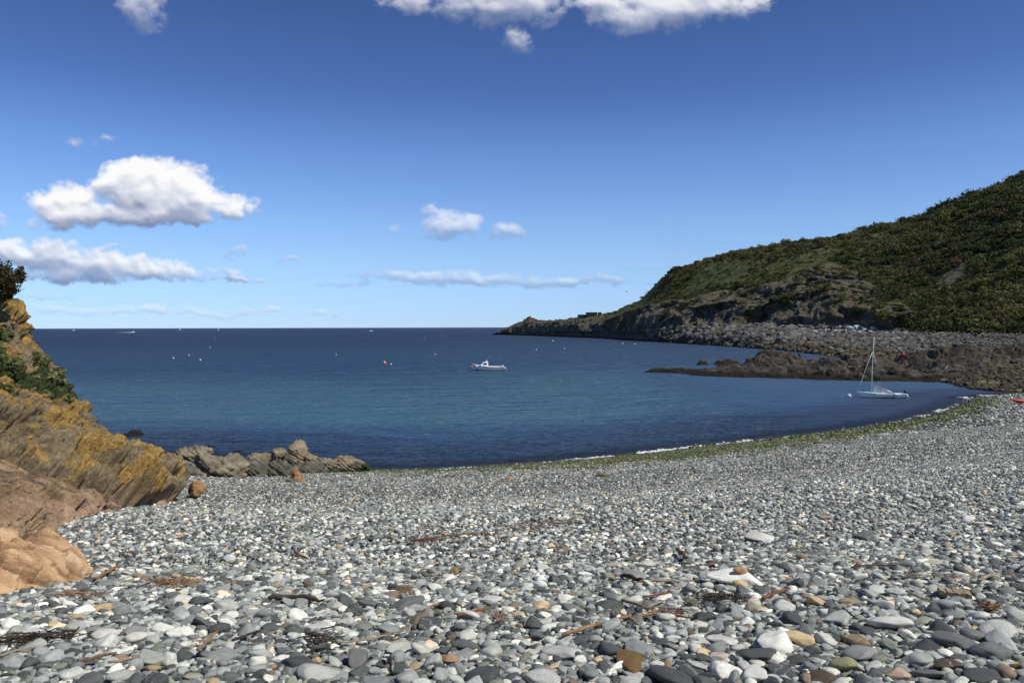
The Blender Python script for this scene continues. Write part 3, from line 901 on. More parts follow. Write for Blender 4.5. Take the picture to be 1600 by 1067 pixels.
for n_, (x, y, L, Wd) in enumerate(cand):
    k = int(rng.choice(len(TONES), p=TP)) if rng.random() < .9 else 0
    tone = TONES[k][2]
    asp = Wd / L
    H = L * rng.uniform(.34, .6)
    shape = 'round' if asp > .78 else 'long' if asp < .65 else 'oval'
    flat = 'flat ' if H / L < .42 else ''
    lab = None
    opts = about(x, y)
    for side, t in [o for o in opts if _bc[brief(o[1])] == 1] + opts:
        ref = brief(t) if _bc[brief(t)] == 1 else t
        for body in (f'{flat}{shape} {tone} stone', f'{SIZE(L)} {flat}{shape} {tone} stone', f'{SIZE(L)} {tone} stone', f'{tone} stone just'):
            s = f'{body} {side} the {ref}'
            if s not in used and len(s.split()) <= 16: lab = s; break
        if lab: break
    used.add(lab)
    put_stone(x, y, L, Wd, H, rng.uniform(0, math.pi), TC[k] * rng.uniform(.8, 1.2), lab, tone, sink=rng.uniform(.2, .36))

# all the rest of the shingle
def shingle():
    pts = []
    # near: packed one beside another, large ones first
    Ls = np.sort(np.concatenate([.13 * rng.random(900) ** .7 + .05, .075 * rng.random(9000) + .03, .045 * rng.random(9000) + .02]))[::-1]
    for L in Ls:
        Wd = L * rng.uniform(.58, .92)
        r = .5 * math.sqrt(L * Wd)
        for _ in range(7 if L > .07 else 5):
            y = 2.7 + 7.3 * rng.random() ** .75
            x = rng.uniform(-1, 1) * (y * .66 + .7)
            if pack.free(x, y, r, .80):
                pack.put(x, y, r); pts.append((x, y, L, Wd, .26)); break
    # a lower layer that shows between them
    g = .062
    gx, gy = np.meshgrid(np.arange(-8, 8, g), np.arange(2.5, 10.3, g))
    gx = gx.ravel() + rng.uniform(-.5, .5, gx.size) * g; gy = gy.ravel() + rng.uniform(-.5, .5, gy.size) * g
    k = np.abs(gx) < gy * .66 + .8
    gx, gy = gx[k], gy[k]
    L0 = .05 + .05 * rng.random(len(gx))
    a = [np.array(pts), np.stack([gx, gy, L0, L0 * rng.uniform(.6, .9, len(gx)), np.full(len(gx), -.15)], 1)]
    # the beach goes on to either side and under the lens
    g = .07
    gx, gy = np.meshgrid(np.arange(-8, 14, g), np.arange(.6, 10.2, g * .85))
    gx = gx.ravel() + rng.uniform(-.6, .6, gx.size) * g; gy = gy.ravel() + rng.uniform(-.6, .6, gy.size) * g
    k = ((np.abs(gx) > gy * .66 + .62) | (gy < 2.75)) & (np.abs(gx) < gy * .68 + 6.0) & (gx > -6.2)
    gx, gy = gx[k], gy[k]
    L0 = .045 + .11 * rng.random(len(gx)) ** 2.4
    a.append(np.stack([gx, gy, L0, L0 * rng.uniform(.58, .9, len(gx)), .22 + rng.uniform(-.12, .14, len(gx))], 1))
    # farther: jittered, thinning as they shrink in the picture
    for y0, y1, g, lo, hi, off in ((9.8, 16, .060, .034, .118, .22), (16, 26, .061, .032, .095, .25), (26, 46, .084, .050, .12, .26), (44, 86, .24, .12, .28, .2)):
        gx, gy = np.meshgrid(np.arange(-.72 * y1 - 2, .72 * y1 + 7, g), np.arange(y0, y1, g * .8))
        gx = gx.ravel() + rng.uniform(-.6, .6, gx.size) * g; gy = gy.ravel() + rng.uniform(-.6, .6, gy.size) * g
        s = shore_sd(gx, gy)
        k = (gx > -gy * .68 - 1.5) & (gx < gy * .68 + 6.5) & (s > -.5) & (gx < 60)
        k &= gx + .7 > np.interp(gy, [2, 6.5, 10, 12.4, 17, 20.6, 22.2, 26, 31, 40], [-7.4, -7, -7, -7.3, -8.1, -8.5, -9.7, -14, -22, -30])
        gx, gy, s = gx[k], gy[k], s[k]
        w = rng.random(len(gx)) ** 2.6
        drift = fbm(np.stack([gx * .25, gy * .5, 0 * gx], 1), 3)       # patches of finer and coarser shingle
        L = (lo + (hi - lo) * w) * (1 + .35 * drift)
        a.append(np.stack([gx, gy, L, L * rng.uniform(.55, .92, len(gx)), off + rng.uniform(-.12, .16, len(gx))], 1))
    S = np.concatenate(a)
    # wide gaps between big stones close to the lens count too: keep what the cliff and sandstone do not cover
    x, y, L, Wd, sk = S.T
    z = beach_z(x, y)
    tx, ty = ground_tilt(x, y)
    H = L * rng.uniform(.36, .68, len(L))
    pos = np.stack([x, y, z + H * sk], 1)
    rot = np.stack([np.arctan(ty) + rng.normal(0, .26, len(L)), -np.arctan(tx) + rng.normal(0, .26, len(L)), rng.uniform(0, 2 * math.pi, len(L))], 1)
    # yaw first then tilt would need quaternions; the tilt is small, so turn it into the yawed frame
    ca, sa = np.cos(rot[:, 2]), np.sin(rot[:, 2])
    rot[:, 0], rot[:, 1] = rot[:, 0] * ca + rot[:, 1] * sa, -rot[:, 0] * sa + rot[:, 1] * ca
    tone = rng.choice(len(TONES), size=len(L), p=TP)
    col = TC[tone] * rng.uniform(.72, 1.3, (len(L), 1))
    s = shore_sd(x, y)
    # drier and paler up the beach, fine dark shingle lower, weed-grown by the water
    pale = 1.0 + .35 * sstep(s, 12, 24) * sstep(s, 36, 30)
    col *= pale[:, None]
    nz = fbm(np.stack([x * .8, y * .8, 0 * x], 1), 4)
    wband = np.interp(x, [-12, -2, 3, 9, 17, 28, 40, 46], [3.6, 4.8, 6.0, 7.2, 7.2, 5.4, 3.8, 1.6])
    green = sstep(s + nz * 4.2, wband + .8, wband - 2.6) * sstep(s, .0, .5)
    gm = rng.random(len(L)) < green * .90
    gcol = np.array([(.072, .094, .018), (.13, .15, .036), (.040, .054, .014), (.20, .205, .085)])[rng.integers(0, 4, len(L))]
    col = np.where(gm[:, None], gcol * rng.uniform(.7, 1.3, (len(L), 1)), col)
    wet = sstep(s, .7, .1)
    col = col * (1 - .72 * wet[:, None])
    near = (y < 13)
    lo_c = hidden_collection('shingle_low', [mesh_np('shingle_low', *pebble(2, 300 + i, [.3, .7, 1.0][i % 3])) for i in range(14)], M_STONE_I)
    md_c = hidden_collection('shingle_mid', [mesh_np('shingle_mid', *pebble(3, 400 + i, [.2, .5, .8, 1.0][i % 4])) for i in range(18)], M_STONE_I)
    scl = np.stack([L, Wd, H], 1) / 2
    for nm, k, c, n in (('shingle_stones', near, md_c, 18), ('distant_shingle', ~near, lo_c, 14)):
        scatter(nm, pos[k], rot[k], scl[k], rng.integers(0, n, k.sum()), col[k], c)
    print('shingle', near.sum(), (~near).sum())
shingle()
#@@MORE
# ------------------------------------------------------------------ crag at the left
PROF = np.array([(0.6, -.75), (0, 0), (-.45, .58), (-1.3, 1.30), (-1.9, 1.80), (-2.5, 2.42), (-2.85, 2.80), (-3.15, 3.22), (-3.65, 3.65), (-4.0, 3.95), (-4.3, 4.15),
                 (-4.42, 4.75), (-4.7, 5.25), (-5.1, 5.45), (-7, 5.9), (-11, 6.3)])
CY = [2.0, 6.5, 8.0, 10.0, 12.4, 14.5, 17.0, 19.0, 20.6, 21.3, 22.2, 23.5, 26, 31]
CX = [-7.4, -6.5, -6.3, -6.6, -6.95, -7.35, -7.75, -8.0, -8.15, -8.45, -9.3, -10.6, -13, -20]
def crag_uv(nu, nv):
    yv = np.interp(np.linspace(0, 1, nu), [0, .06, .9, 1], [2, 6.2, 22.4, 30])
    seg = np.hypot(*np.diff(PROF, axis=0).T); cum = np.concatenate([[0], np.cumsum(seg)]) ; 
    key = [0, cum[1], cum[11], cum[-1]]
    sv = np.interp(np.linspace(0, 1, nv), [0, .08, .88, 1], key)
    dx = np.interp(sv, cum, PROF[:, 0]); dz = np.interp(sv, cum, PROF[:, 1])
    xb = np.interp(yv, CY, CX)
    zb = beach_z(xb, yv)
    X = xb[:, None] + dx[None]; Z = zb[:, None] + dz[None]
    Y = np.broadcast_to(yv[:, None], X.shape)
    return X, Y, Z, np.broadcast_to(dz[None], X.shape)
def build_crag():
    nu, nv = 760, 560
    X, Y, Z, dz = crag_uv(nu, nv)
    P = np.stack([X.ravel(), Y.ravel(), Z.ravel()], 1)
    def normals(P):
        G = P.reshape(nu, nv, 3)
        n = np.cross(np.gradient(G, axis=1), np.gradient(G, axis=0)).reshape(-1, 3)
        n /= np.linalg.norm(n, axis=1)[:, None] + 1e-9
        return np.where(n[:, :1] < -.2, -n, n) if n[:, 0].mean() > 0 else -n
    N = normals(P)
    y, z, h = P[:, 1], P[:, 2], dz.ravel()
    # beds run down the slope and away: frame along the beds / across them / out of them
    a = np.array((.30, .55, -.78)); a /= np.linalg.norm(a)
    c = np.cross(a, (.75, .05, .65)); c /= np.linalg.norm(c); b = np.cross(c, a)
    Q = np.stack([P @ a, P @ c, P @ b], 1)
    w = np.stack([fbm(P * .9, 3), fbm(P * .9 + 9, 3), fbm(P * .9 + 20, 3)], 1)
    Qw = Q + w * .35
    f1, f2, idv = worley(Qw * (.75, 1.7, 1.4))
    g1, g2, idg = worley(Qw * (2.1, 4.2, 3.6) + 13)
    k1, k2, idk = worley(Qw * (3.4, 8.5, 8) + 29)
    blocks = (idv - .5) * .62 + (idg - .5) * .30 + (idk - .5) * .10
    crack = sstep(f2 - f1, 0, .07) * .30 + sstep(g2 - g1, 0, .07) * .11 + sstep(k2 - k1, 0, .1) * .03
    lay = np.abs(((Qw[:, 1] * 2.1 + .5 * fbm(Q * (.4, .8, .8), 3)) % 1) - .5) * 2
    beds = .08 * sstep(lay, .15, .6)
    fine = .10 * fbm(Q * (2.2, 5, 5), 5, .6, True) + .03 * fbm(P * 14, 4, .6)
    lumps = .34 * fbm(P * .55 + 50, 4)
    # the line where the weathered golden rock ends and the soft brown base starts
    hb = np.interp(y, [6, 10, 13, 15, 16.2, 17.4, 19, 20.6, 22], [5.0, 4.4, 3.3, 2.35, 1.45, .98, .62, .45, .3]) + .22 * fbm(P * .9 + 31, 4)
    lower = sstep(h, hb + .06, hb - .10)
    cave = np.exp(-((h - hb + .16) / .19) ** 2) * sstep(y, 15.6, 17.2) * sstep(y, 20.3, 19.3)
    fade = sstep(h, -.45, .12)
    disp = lumps + (blocks + crack + beds + fine) * (1 - .62 * lower) - lower * (.16 + .14 * sstep(y, 15, 18) * sstep(y, 20.4, 19.4)) - .50 * cave + .14 * np.exp(-((h - hb - .25) / .25) ** 2) * sstep(y, 15.6, 17.2) * sstep(y, 20.3, 19.3)
    disp -= .52 + .36 * sstep(h, .7, 2.0)
    disp = disp * (.35 + .65 * fade)
    top = sstep(h, 4.9, 5.6)
    P = P + N * (disp * (1 - .6 * top))[:, None]
    n2 = fbm(P * 1.1 + 70, 5)
    gold = (1 - lower) * sstep(n2 + .5 * np.maximum(blocks, 0) + .18 * sstep(h, 3.9, 4.3), -.02, .34)
    sandy = sstep(h, 1.25 + .8 * n2, .35 + .4 * n2) * lower
    plant = np.exp(-((h - np.interp(y, [10, 14, 17, 20, 22], [3.0, 3.0, 3.4, 3.3, 3.0])) / .62) ** 2)
    plant = sstep(plant + .7 * fbm(P * 1.0 + 90, 4), .45, .95)
    plant = np.maximum(plant, top)
    m, q, bs = new_mat('crag_rock')
    pos = q.n('ShaderNodeNewGeometry').outputs['Position']
    A = lambda k: q.attr(k).outputs['Fac']
    # node-space version of the bed frame
    dot = lambda v: q.vm('DOT_PRODUCT', pos, tuple(v))
    bed = q.n('ShaderNodeCombineXYZ', {0: q.m('MULTIPLY', dot(a), 1.9), 1: q.m('MULTIPLY', dot(c), 4.2), 2: q.m('MULTIPLY', dot(b), 3.6)}).outputs[0]
    n1 = q.noise(bed, 1.0, 8, .68); na = q.noise(pos, 2.2, 8, .68); nb = q.noise(pos, 9.0, 6, .72); nc = q.noise(pos, 30.0, 4, .7)
    grey = q.ramp(n1, [(.25, (.070, .054, .034)), (.45, (.22, .168, .10)), (.62, (.37, .295, .18)), (.8, (.52, .44, .30))])
    lich = q.ramp(nb, [(.28, (.13, .075, .024)), (.46, (.36, .22, .058)), (.62, (.56, .355, .095)), (.8, (.64, .48, .23))])
    olive = q.ramp(nb, [(.3, (.13, .095, .045)), (.6, (.36, .275, .14)), (.8, (.56, .46, .28))])
    col = q.mix(q.m('MULTIPLY', q.ss(na, .40, .56), .75), grey, olive)
    gf = q.ss(q.m('ADD', q.m('MULTIPLY', A('gold'), .8), q.m('ADD', q.m('MULTIPLY', q.m('SUBTRACT', na, .5), 1.6), q.m('MULTIPLY', q.m('SUBTRACT', nb, .5), 1.2))), .22, .60)
    col = q.mix(q.m('MULTIPLY', gf, .88), col, lich)
    lw = q.ramp(n1, [(.27, (.065, .046, .030)), (.41, (.20, .134, .074)), (.54, (.39, .265, .15)), (.72, (.58, .42, .26))])
    grl = q.ramp(n1, [(.3, (.055, .047, .037)), (.7, (.19, .16, .12))])
    lw = q.mix(q.m('MULTIPLY', q.ss(q.noise(bed, .33, 4, .6), .5, .62), .75), lw, grl)
    col = q.mix(A('lower'), col, lw)
    sd = q.ramp(na, [(.3, (.38, .23, .13)), (.5, (.54, .36, .22)), (.75, (.66, .48, .32))])
    col = q.mix(q.m('MULTIPLY', A('sandy'), .85), col, sd)
    pf = q.ss(q.m('ADD', A('plant'), q.m('MULTIPLY', q.m('SUBTRACT', nb, .5), 1.0)), .45, .62)
    col = q.mix(pf, col, q.ramp(nc, [(.3, (.018, .026, .008)), (.5, (.05, .065, .02)), (.7, (.12, .125, .05))]))
    dark = q.ss(nc, .40, .30)
    col = q.mix(q.m('MULTIPLY', dark, .4), col, (.035, .028, .02, 1))
    link(q, col, bs.inputs['Base Color'])
    bs.inputs['Roughness'].default_value = .9
    bs.inputs['Specular IOR Level'].default_value = .2
    bp = q.n('ShaderNodeBump', {'Strength': 1.0, 'Distance': .10, 'Height': q.m('ADD', q.m('ADD', n1, q.m('MULTIPLY', nb, .8)), q.m('MULTIPLY', nc, .35))})
    link(q, bp.outputs[0], bs.inputs['Normal'])
    me = mesh_np('crag', P, grid_faces(nu, nv, False), True, {'gold': gold, 'lower': lower, 'sandy': sandy, 'plant': plant})
    o = add('rocky_cliff', me, m, label='steep crag of golden lichened rock at the left end of the beach', cat='cliff')
    return o, P.reshape(nu, nv, 3), N.reshape(nu, nv, 3)
CRAG, CRAG_P, CRAG_N = build_crag()

def bvh_of(o):
    me = o.data
    M = o.matrix_basis
    return BVHTree.FromPolygons([M @ v.co for v in me.vertices], [list(p.vertices) for p in me.polygons])
def hit(bvh, px, py):
    v = ray(px, py)
    d = Vector((v.x, 1.0, v.z)).normalized()
    r = bvh.ray_cast(Vector((0, 0, CAM_H)), d)
    return (r[0], r[1]) if r[0] is not None else (None, None)
CRAG_BVH = bvh_of(CRAG)

# ------------------------------------------------------------------ single rocks
def rock_mesh(seed, dims, sub=5, cuts=14, strata=None, rough=1.0, sharp=.9):
    """a broken rock: an egg trimmed by flat breaks, cracked and pitted; stands on z = 0"""
    r = np.random.default_rng(seed)
    v, f = ICO[sub]
    rad = np.ones(len(v)) * 1.2
    for _ in range(cuts):
        n = r.normal(size=3); n /= np.linalg.norm(n)
        cdist = r.uniform(.58, .98)
        d = v @ n
        lim = np.where(d > 1e-3, cdist / np.maximum(d, 1e-3), 9)
        k = 26 * sharp + 6
        rad = -np.log(np.exp(-k * rad) + np.exp(-k * np.minimum(lim, 4))) / k
    p = v * rad[:, None]
    D = np.array(dims, float) / 2
    p = p * D
    s = D.mean()
    q_ = p / s
    if strata is not None:
        sdir = np.array(strata, float); sdir /= np.linalg.norm(sdir)
        t = q_ @ sdir
        ph = t * 5 + .6 * fbm(q_ * 1.2 + seed, 3)
        lay = np.abs((ph % 1) - .5) * 2
        off = .10 * sstep(lay, .1, .5) + .10 * (np.array(_G[(np.floor(ph).astype(int) + seed) & 255])[:, 0])
    else: off = 0
    f1, f2, idv = worley(q_ * 1.9 + seed)
    off = off + (.20 * (idv - .5) + .07 * sstep(f2 - f1, 0, .09) + .07 * fbm(q_ * 2.2 + seed, 5, .6, True) + .03 * fbm(q_ * 9 + seed, 4)) * rough
    p = p + (v / np.linalg.norm(v, axis=1)[:, None]) * (off * s)[:, None]
    p[:, 2] += D[2] * .72
    return p, f
def rock_mat(name, stops, weed=None, gold=None, scale=1.5, bump=.06):
    m, q, b = new_mat(name)
    pos = q.n('ShaderNodeNewGeometry').outputs['Position']
    z = q.n('ShaderNodeSeparateXYZ', {0: pos}).outputs[2]
    n1 = q.noise(q.vm('MULTIPLY', pos, (1, 1, 2.2)), scale, 8, .68); n2 = q.noise(pos, scale * 5, 6, .7); n3 = q.noise(pos, scale * .4, 5, .6)
    c = q.ramp(n1, stops)
    c = q.mix(q.m('MULTIPLY', q.ss(n2, .44, .33), .6), c, (.02, .018, .015, 1))
    if gold: c = q.mix(q.m('MULTIPLY', q.ss(n3, .5, .66), gold[3]), c, (*gold[:3], 1))
    if weed:
        lo, hi, wc = weed
        f = q.ss(q.m('ADD', z, q.m('MULTIPLY', q.m('SUBTRACT', n3, .5), (hi - lo) * 1.6)), hi, lo)
        c = q.mix(f, c, q.mix(n2, (*[k * .5 for k in wc], 1), (*[k * 1.5 for k in wc], 1)))
    link(q, c, b.inputs['Base Color'])
    b.inputs['Roughness'].default_value = .85
    b.inputs['Specular IOR Level'].default_value = .25
    bp = q.n('ShaderNodeBump', {'Strength': .8, 'Distance': bump, 'Height': q.m('ADD', n1, q.m('MULTIPLY', n2, .5))})
    link(q, bp.outputs[0], b.inputs['Normal'])
    return m
M_ROCK = rock_mat('shore_rock', [(.25, (.06, .05, .033)), (.45, (.165, .138, .092)), (.62, (.275, .236, .162)), (.8, (.42, .37, .27))], (.0, .55, (.05, .055, .025)), (.30, .22, .12, .5))
M_ROCK_DK = rock_mat('weedy_rock', [(.25, (.045, .042, .034)), (.5, (.12, .11, .085)), (.75, (.24, .215, .17))], (.3, 1.2, (.05, .062, .028)))
M_REEF = rock_mat('reef_rock', [(.25, (.017, .014, .010)), (.45, (.048, .040, .028)), (.60, (.105, .089, .064)), (.76, (.25, .215, .16))], (.30, 1.0, (.016, .0135, .008)), None, .8, .25)
M_TAN = rock_mat('tan_rock', [(.25, (.12, .06, .025)), (.5, (.36, .20, .085)), (.75, (.52, .33, .16))], None, None, 4)
def place_rock(name, px, py, w, h, d, seed, material, label, group=None, depth=None, strata=(.3, .5, .8), sub=5, cut=14, base=None, cat='rock', rz=0.0, sharp=.8):
    """a rock whose foot is seen at (px, py) at depth d, w and h as seen"""
    c = at_depth(px, py, d)
    W, H = w * d / F, h * d / F
    dep = depth or W * .75
    v, f = rock_mesh(seed, (W * 1.02, dep, H * 1.35), sub, cut, strata, sharp=sharp)
    zs = v[:, 2].max() - v[:, 2].min()
    v[:, 2] -= v[:, 2].max() - H
    o = add(name, mesh_np(name, v, f), material, None, label, cat, group)
    o.location = (c.x, c.y + dep * .3, c.z if base is None else base)
    o.rotation_euler[2] = rz
    return o
GL = 'grey rocks at the waterline by the crag'
LEFT_ROCKS = [
 # px, foot row, w, h, depth m, seed, words
 (266, 742, 40, 40, 33, 3, 'weathered brown rock touching the foot of the crag'),
 (214, 706, 34, 22, 38, 5, 'low brown rock half hidden behind the crag'),
 (300, 717, 46, 24, 39, 8, 'flat topped brown rock at the back of the group, nearest the crag'),
 (290, 746, 34, 26, 31, 12, 'greenish grey rounded rock beside the crag foot'),
 (345, 748, 74, 46, 31.5, 14, 'biggest pale rounded rock in the middle of the group'),
 (398, 722, 44, 16, 38, 21, 'long low tan rock between the pale rock and the pointed one'),
 (392, 742, 46, 28, 32, 17, 'smooth greenish grey slab right of the biggest pale rock'),
 (432, 745, 54, 30, 32.5, 27, 'dark cracked rock in front of the pointed one'),
 (436, 722, 34, 26, 36.5, 31, 'craggy brown shoulder left of the pointed rock'),
 (461, 722, 27, 35, 36, 33, 'tall pointed rock like a tooth, highest of the group'),
 (482, 724, 30, 18, 36.5, 35, 'low brown rock just right of the pointed one'),
 (470, 744, 58, 26, 33.5, 37, 'broad dark grey rock below the pointed one'),
 (505, 738, 42, 26, 35.5, 41, 'grey blocky rock in the right half of the group'),
 (536, 736, 40, 27, 36, 43, 'cluster like jointed rock near the seaward end'),
 (552, 731, 22, 17, 37, 47, 'small brown rock at the seaward end'),
 (333, 726, 30, 16, 40, 51, 'thin brown rock peeping behind the biggest pale rock'),
]
for px, py, w, h, d, sd_, text in LEFT_ROCKS:
    place_rock('shore_rock', px, py, w * 1.14, h * (1.0 if 'tall pointed' in text else .86), d, sd_, M_ROCK_DK if 'dark' in text or 'greenish' in text else M_ROCK, text, GL, strata=(.5, .2, .8), cut=20)
place_rock('tan_rock', 462, 752, 18, 21, 29.5, 61, M_TAN, 'orange pointed boulder standing in front of the grey rocks', depth=.5, strata=None)
place_rock('tan_rock', 455, 756, 22, 8, 29, 63, M_ROCK_DK, 'low brown stone at the foot of the orange pointed boulder', depth=.5, strata=None)
place_rock('tan_rock', 303, 766, 22, 15, 21.3, 65, M_TAN, 'rounded orange boulder at the tip of the crag', depth=.4, strata=None, cut=6, sharp=.3)
place_rock('awash_rock', 205, 676, 38, 12, 50, 67, M_REEF, 'dark weedy rock awash just beyond the crag', depth=1.4, base=-.12)
place_rock('awash_rock', 330, 703, 22, 5, 45.5, 69, M_REEF, 'little dark rock awash behind the grey rocks', depth=.7, base=-.10)
place_rock('awash_rock', 372, 709, 40, 4, 43.5, 71, M_REEF, 'flat weedy ledge awash behind the tan rock', depth=.8, base=-.08)
place_rock('weedy_rock', 560, 738, 34, 15, 36.4, 73, rock_mat('green_weed_rock', [(.3, (.012, .022, .005)), (.6, (.035, .055, .012)), (.8, (.07, .085, .03))]), 'low rock smothered in bright green weed at the end of the group', depth=1.3)
place_rock('weedy_rock', 520, 742, 30, 7, 34.5, 75, bpy.data.materials['green_weed_rock'], 'flat green weed covered stone below the seaward rocks', depth=.8)

# ------------------------------------------------------------------ soft sandstone in front of the crag
def build_sandstone():
    nu, nv = 420, 260
    u = np.linspace(0, 2 * math.pi, nu); v = np.linspace(-.42, math.pi / 2, nv)
    U, V = np.meshgrid(u, v, indexing='ij')
    ce = lambda a, e: np.sign(np.cos(a)) * np.abs(np.cos(a)) ** e
    se = lambda a, e: np.sign(np.sin(a)) * np.abs(np.sin(a)) ** e
    x = ce(V, .75) * ce(U, .8); y = ce(V, .75) * se(U, .8); z = se(V, .85)
    P = np.stack([x.ravel() * 1.95, y.ravel() * 1.55, z.ravel() * .92], 1)
    N = P / (np.array((1.95, 1.55, .92)) ** 2); N /= np.linalg.norm(N, axis=1)[:, None] + 1e-9
    a = np.array((.62, .25, -.45)); a /= np.linalg.norm(a)
    c = np.cross(a, (0, .3, 1)); c /= np.linalg.norm(c); b = np.cross(c, a)
    Q = np.stack([P @ a, P @ c, P @ b], 1)
    Qw = Q + .22 * np.stack([fbm(P * 1.3, 3), fbm(P * 1.3 + 5, 3), fbm(P * 1.3 + 11, 3)], 1)
    f1, f2, idv = worley(Qw * (.75, 1.5, 1.5) + 4)
    g1, g2, idg = worley(Qw * (2.0, 4.5, 4.5) + 8)
    crease = sstep(f2 - f1, .0, .13)
    disp = .20 * fbm(P * .9 + 7, 4) + .27 * (idv - .5) + .10 * crease + .12 * (idg - .5) + .03 * sstep(g2 - g1, 0, .1) + .05 * fbm(Q * (1.2, 4, 4), 5, .6) + .012 * fbm(P * 12, 4)
    P = P + N * disp[:, None]
    m, q, bs = new_mat('soft_sandstone')
    tc = q.n('ShaderNodeTexCoord').outputs['Object']
    n1 = q.noise(q.vm('MULTIPLY', tc, (1, 2.2, 3.2)), 1.1, 8, .62, .6); n2 = q.noise(tc, 5.0, 7, .7); n3 = q.noise(tc, 26.0, 4, .7)
    col = q.ramp(n1, [(.30, (.20, .105, .05)), (.39, (.44, .27, .135)), (.52, (.64, .43, .235)), (.78, (.72, .54, .34))])
    col = q.mix(q.m('MULTIPLY', q.ss(n2, .43, .32), .5), col, (.22, .12, .065, 1))
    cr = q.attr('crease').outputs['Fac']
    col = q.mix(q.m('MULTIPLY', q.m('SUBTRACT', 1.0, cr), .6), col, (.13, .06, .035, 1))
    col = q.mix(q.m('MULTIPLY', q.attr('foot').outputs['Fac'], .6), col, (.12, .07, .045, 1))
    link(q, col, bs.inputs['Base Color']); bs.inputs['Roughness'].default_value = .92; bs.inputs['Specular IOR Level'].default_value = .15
    bp = q.n('ShaderNodeBump', {'Strength': 1.0, 'Distance': .05, 'Height': q.m('ADD', q.m('ADD', n1, n2), q.m('MULTIPLY', n3, .3))})
    link(q, bp.outputs[0], bs.inputs['Normal'])
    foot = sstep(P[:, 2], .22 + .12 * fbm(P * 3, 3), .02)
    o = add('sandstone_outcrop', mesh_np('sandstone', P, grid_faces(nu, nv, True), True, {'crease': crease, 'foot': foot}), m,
            label='smooth bulging orange sandstone outcrop on the shingle below the crag', cat='rock')
    gz = float(beach_z(np.array([-6.2]), np.array([8.6]))[0])
    o.location = (-6.80, 8.75, gz - .24)
    o.scale = (.92, .85, .86)
    o.rotation_euler = (R(2), R(10), R(-8))
    return o
SAND = build_sandstone()

# ------------------------------------------------------------------ reef on the right
def build_reef(name, cx, cy, L, W, H, rot, seed, label, material=M_REEF, dip=(.45, .9), n=(260, 150), base=-.35, cat='reef', group='dark rock ledges in the bay', rag=1.0):
    nu, nv = n
    x = np.linspace(-1, 1, nu); y = np.linspace(-1, 1, nv)
    X, Y = np.meshgrid(x, y, indexing='ij')
    lx, ly = X.ravel() * L / 2, Y.ravel() * W / 2
    p = np.stack([lx, ly, np.full(lx.size, seed * 7.1)], 1)
    wob = .35 * fbm(p * (2.2 / W) + 3, 4)
    r = np.sqrt(X.ravel() ** 2 + Y.ravel() ** 2 * 1.05) + wob
    body = sstep(r, 1.0, .35)
    ph = (lx * dip[0] + ly * dip[1]) * .75 + 1.1 * fbm(p * .16, 4)
    saw = (ph % 1)
    saw = np.where(saw < .75, saw / .75, (1 - saw) / .25)             # tilted beds: long back, short face
    step = _G[(np.floor(ph).astype(int) + seed) & 255][:, 0] * .35
    rg = fbm(p * .34, 5, .55, True)
    pw = p + .5 * np.stack([fbm(p * .5 + 4, 3), fbm(p * .5 + 14, 3), 0 * lx], 1)
    f1, f2, id1 = worley(pw * (.12, .50, 1)); g1, g2, id2 = worley(pw * (.34, 1.25, 1) + 9)
    h = body * (.30 + rag * (.34 * saw + .22 * step + .12 * rg + .62 * (id1 - .35) + .34 * (id2 - .5) + .10 * sstep(f2 - f1, 0, .10) + .07 * sstep(g2 - g1, 0, .12)))
    h = h + .05 * fbm(p * 1.6, 4, .6) * body
    z = base + (H * .80 - base) * np.maximum(h, -.1) * 1.1
    ca, sa = math.cos(rot), math.sin(rot)
    jx = .35 * fbm(p * .9 + 60, 3) * body; jy = .35 * fbm(p * .9 + 80, 3) * body
    P = np.stack([(lx + jx) * ca - (ly + jy) * sa, (lx + jx) * sa + (ly + jy) * ca, z], 1)
    o = add(name, mesh_np(name, P, grid_faces(nu, nv, True), True), material, None, label, cat, group)
    o.location = (cx, cy, 0)
    return o
REEFS = [
 build_reef('reef_ledge', 40, 107.5, 46, 15, 1.6, R(-30), 1, 'long low dark weedy ledge along the near side of the reef'),
 build_reef('reef_ledge', 26, 118.5, 20, 6, .55, R(-14), 2, 'thin tongue of weedy rock awash at the seaward tip', base=-.25),
 build_reef('reef_hump', 43.6, 131, 14, 10, 2.9, R(-6), 3, 'rounded tan topped hump of rock behind the long low ledge', dip=(.3, .6)),
 build_reef('reef_ledge', 50.5, 118, 24, 14, 2.15, R(-22), 4, 'jagged brown rock mass behind the moored dinghy'),
 build_reef('reef_ledge', 60.5, 110, 20, 14, 2.2, R(-20), 5, 'slabby brown rocks right of the dinghy mast'),
 build_reef('reef_ledge', 57.5, 101, 24, 9, 1.25, R(-28), 6, 'low dark slabs sloping to the cobbles at the water'),
 build_reef('reef_ledge', 66, 122, 22, 14, 3.6, R(-18), 7, 'broad tilted brown slabs below the boulder beach'),
 build_reef('reef_slope', 84, 122, 34, 22, 6.2, R(10), 8, 'big dark sloping rock at the right frame edge', dip=(.7, .5), rag=.55),
 build_reef('reef_rock', 34.0, 142, 2.8, 1.6, .85, 0, 9, 'small lone tan rock out in the water, farthest left', n=(60, 40), dip=(.9, .5), base=-.2),
 build_reef('reef_rock', 38.6, 143, 5.4, 2.4, 1.15, R(-3), 10, 'low tan rock in the water between the lone rock and the hump', n=(90, 50), base=-.2),
 build_reef('reef_rock', 43.0, 143, 2.8, 1.8, 1.2, 0, 11, 'small tan rock in the water close to the hump', n=(60, 40), base=-.2),
]

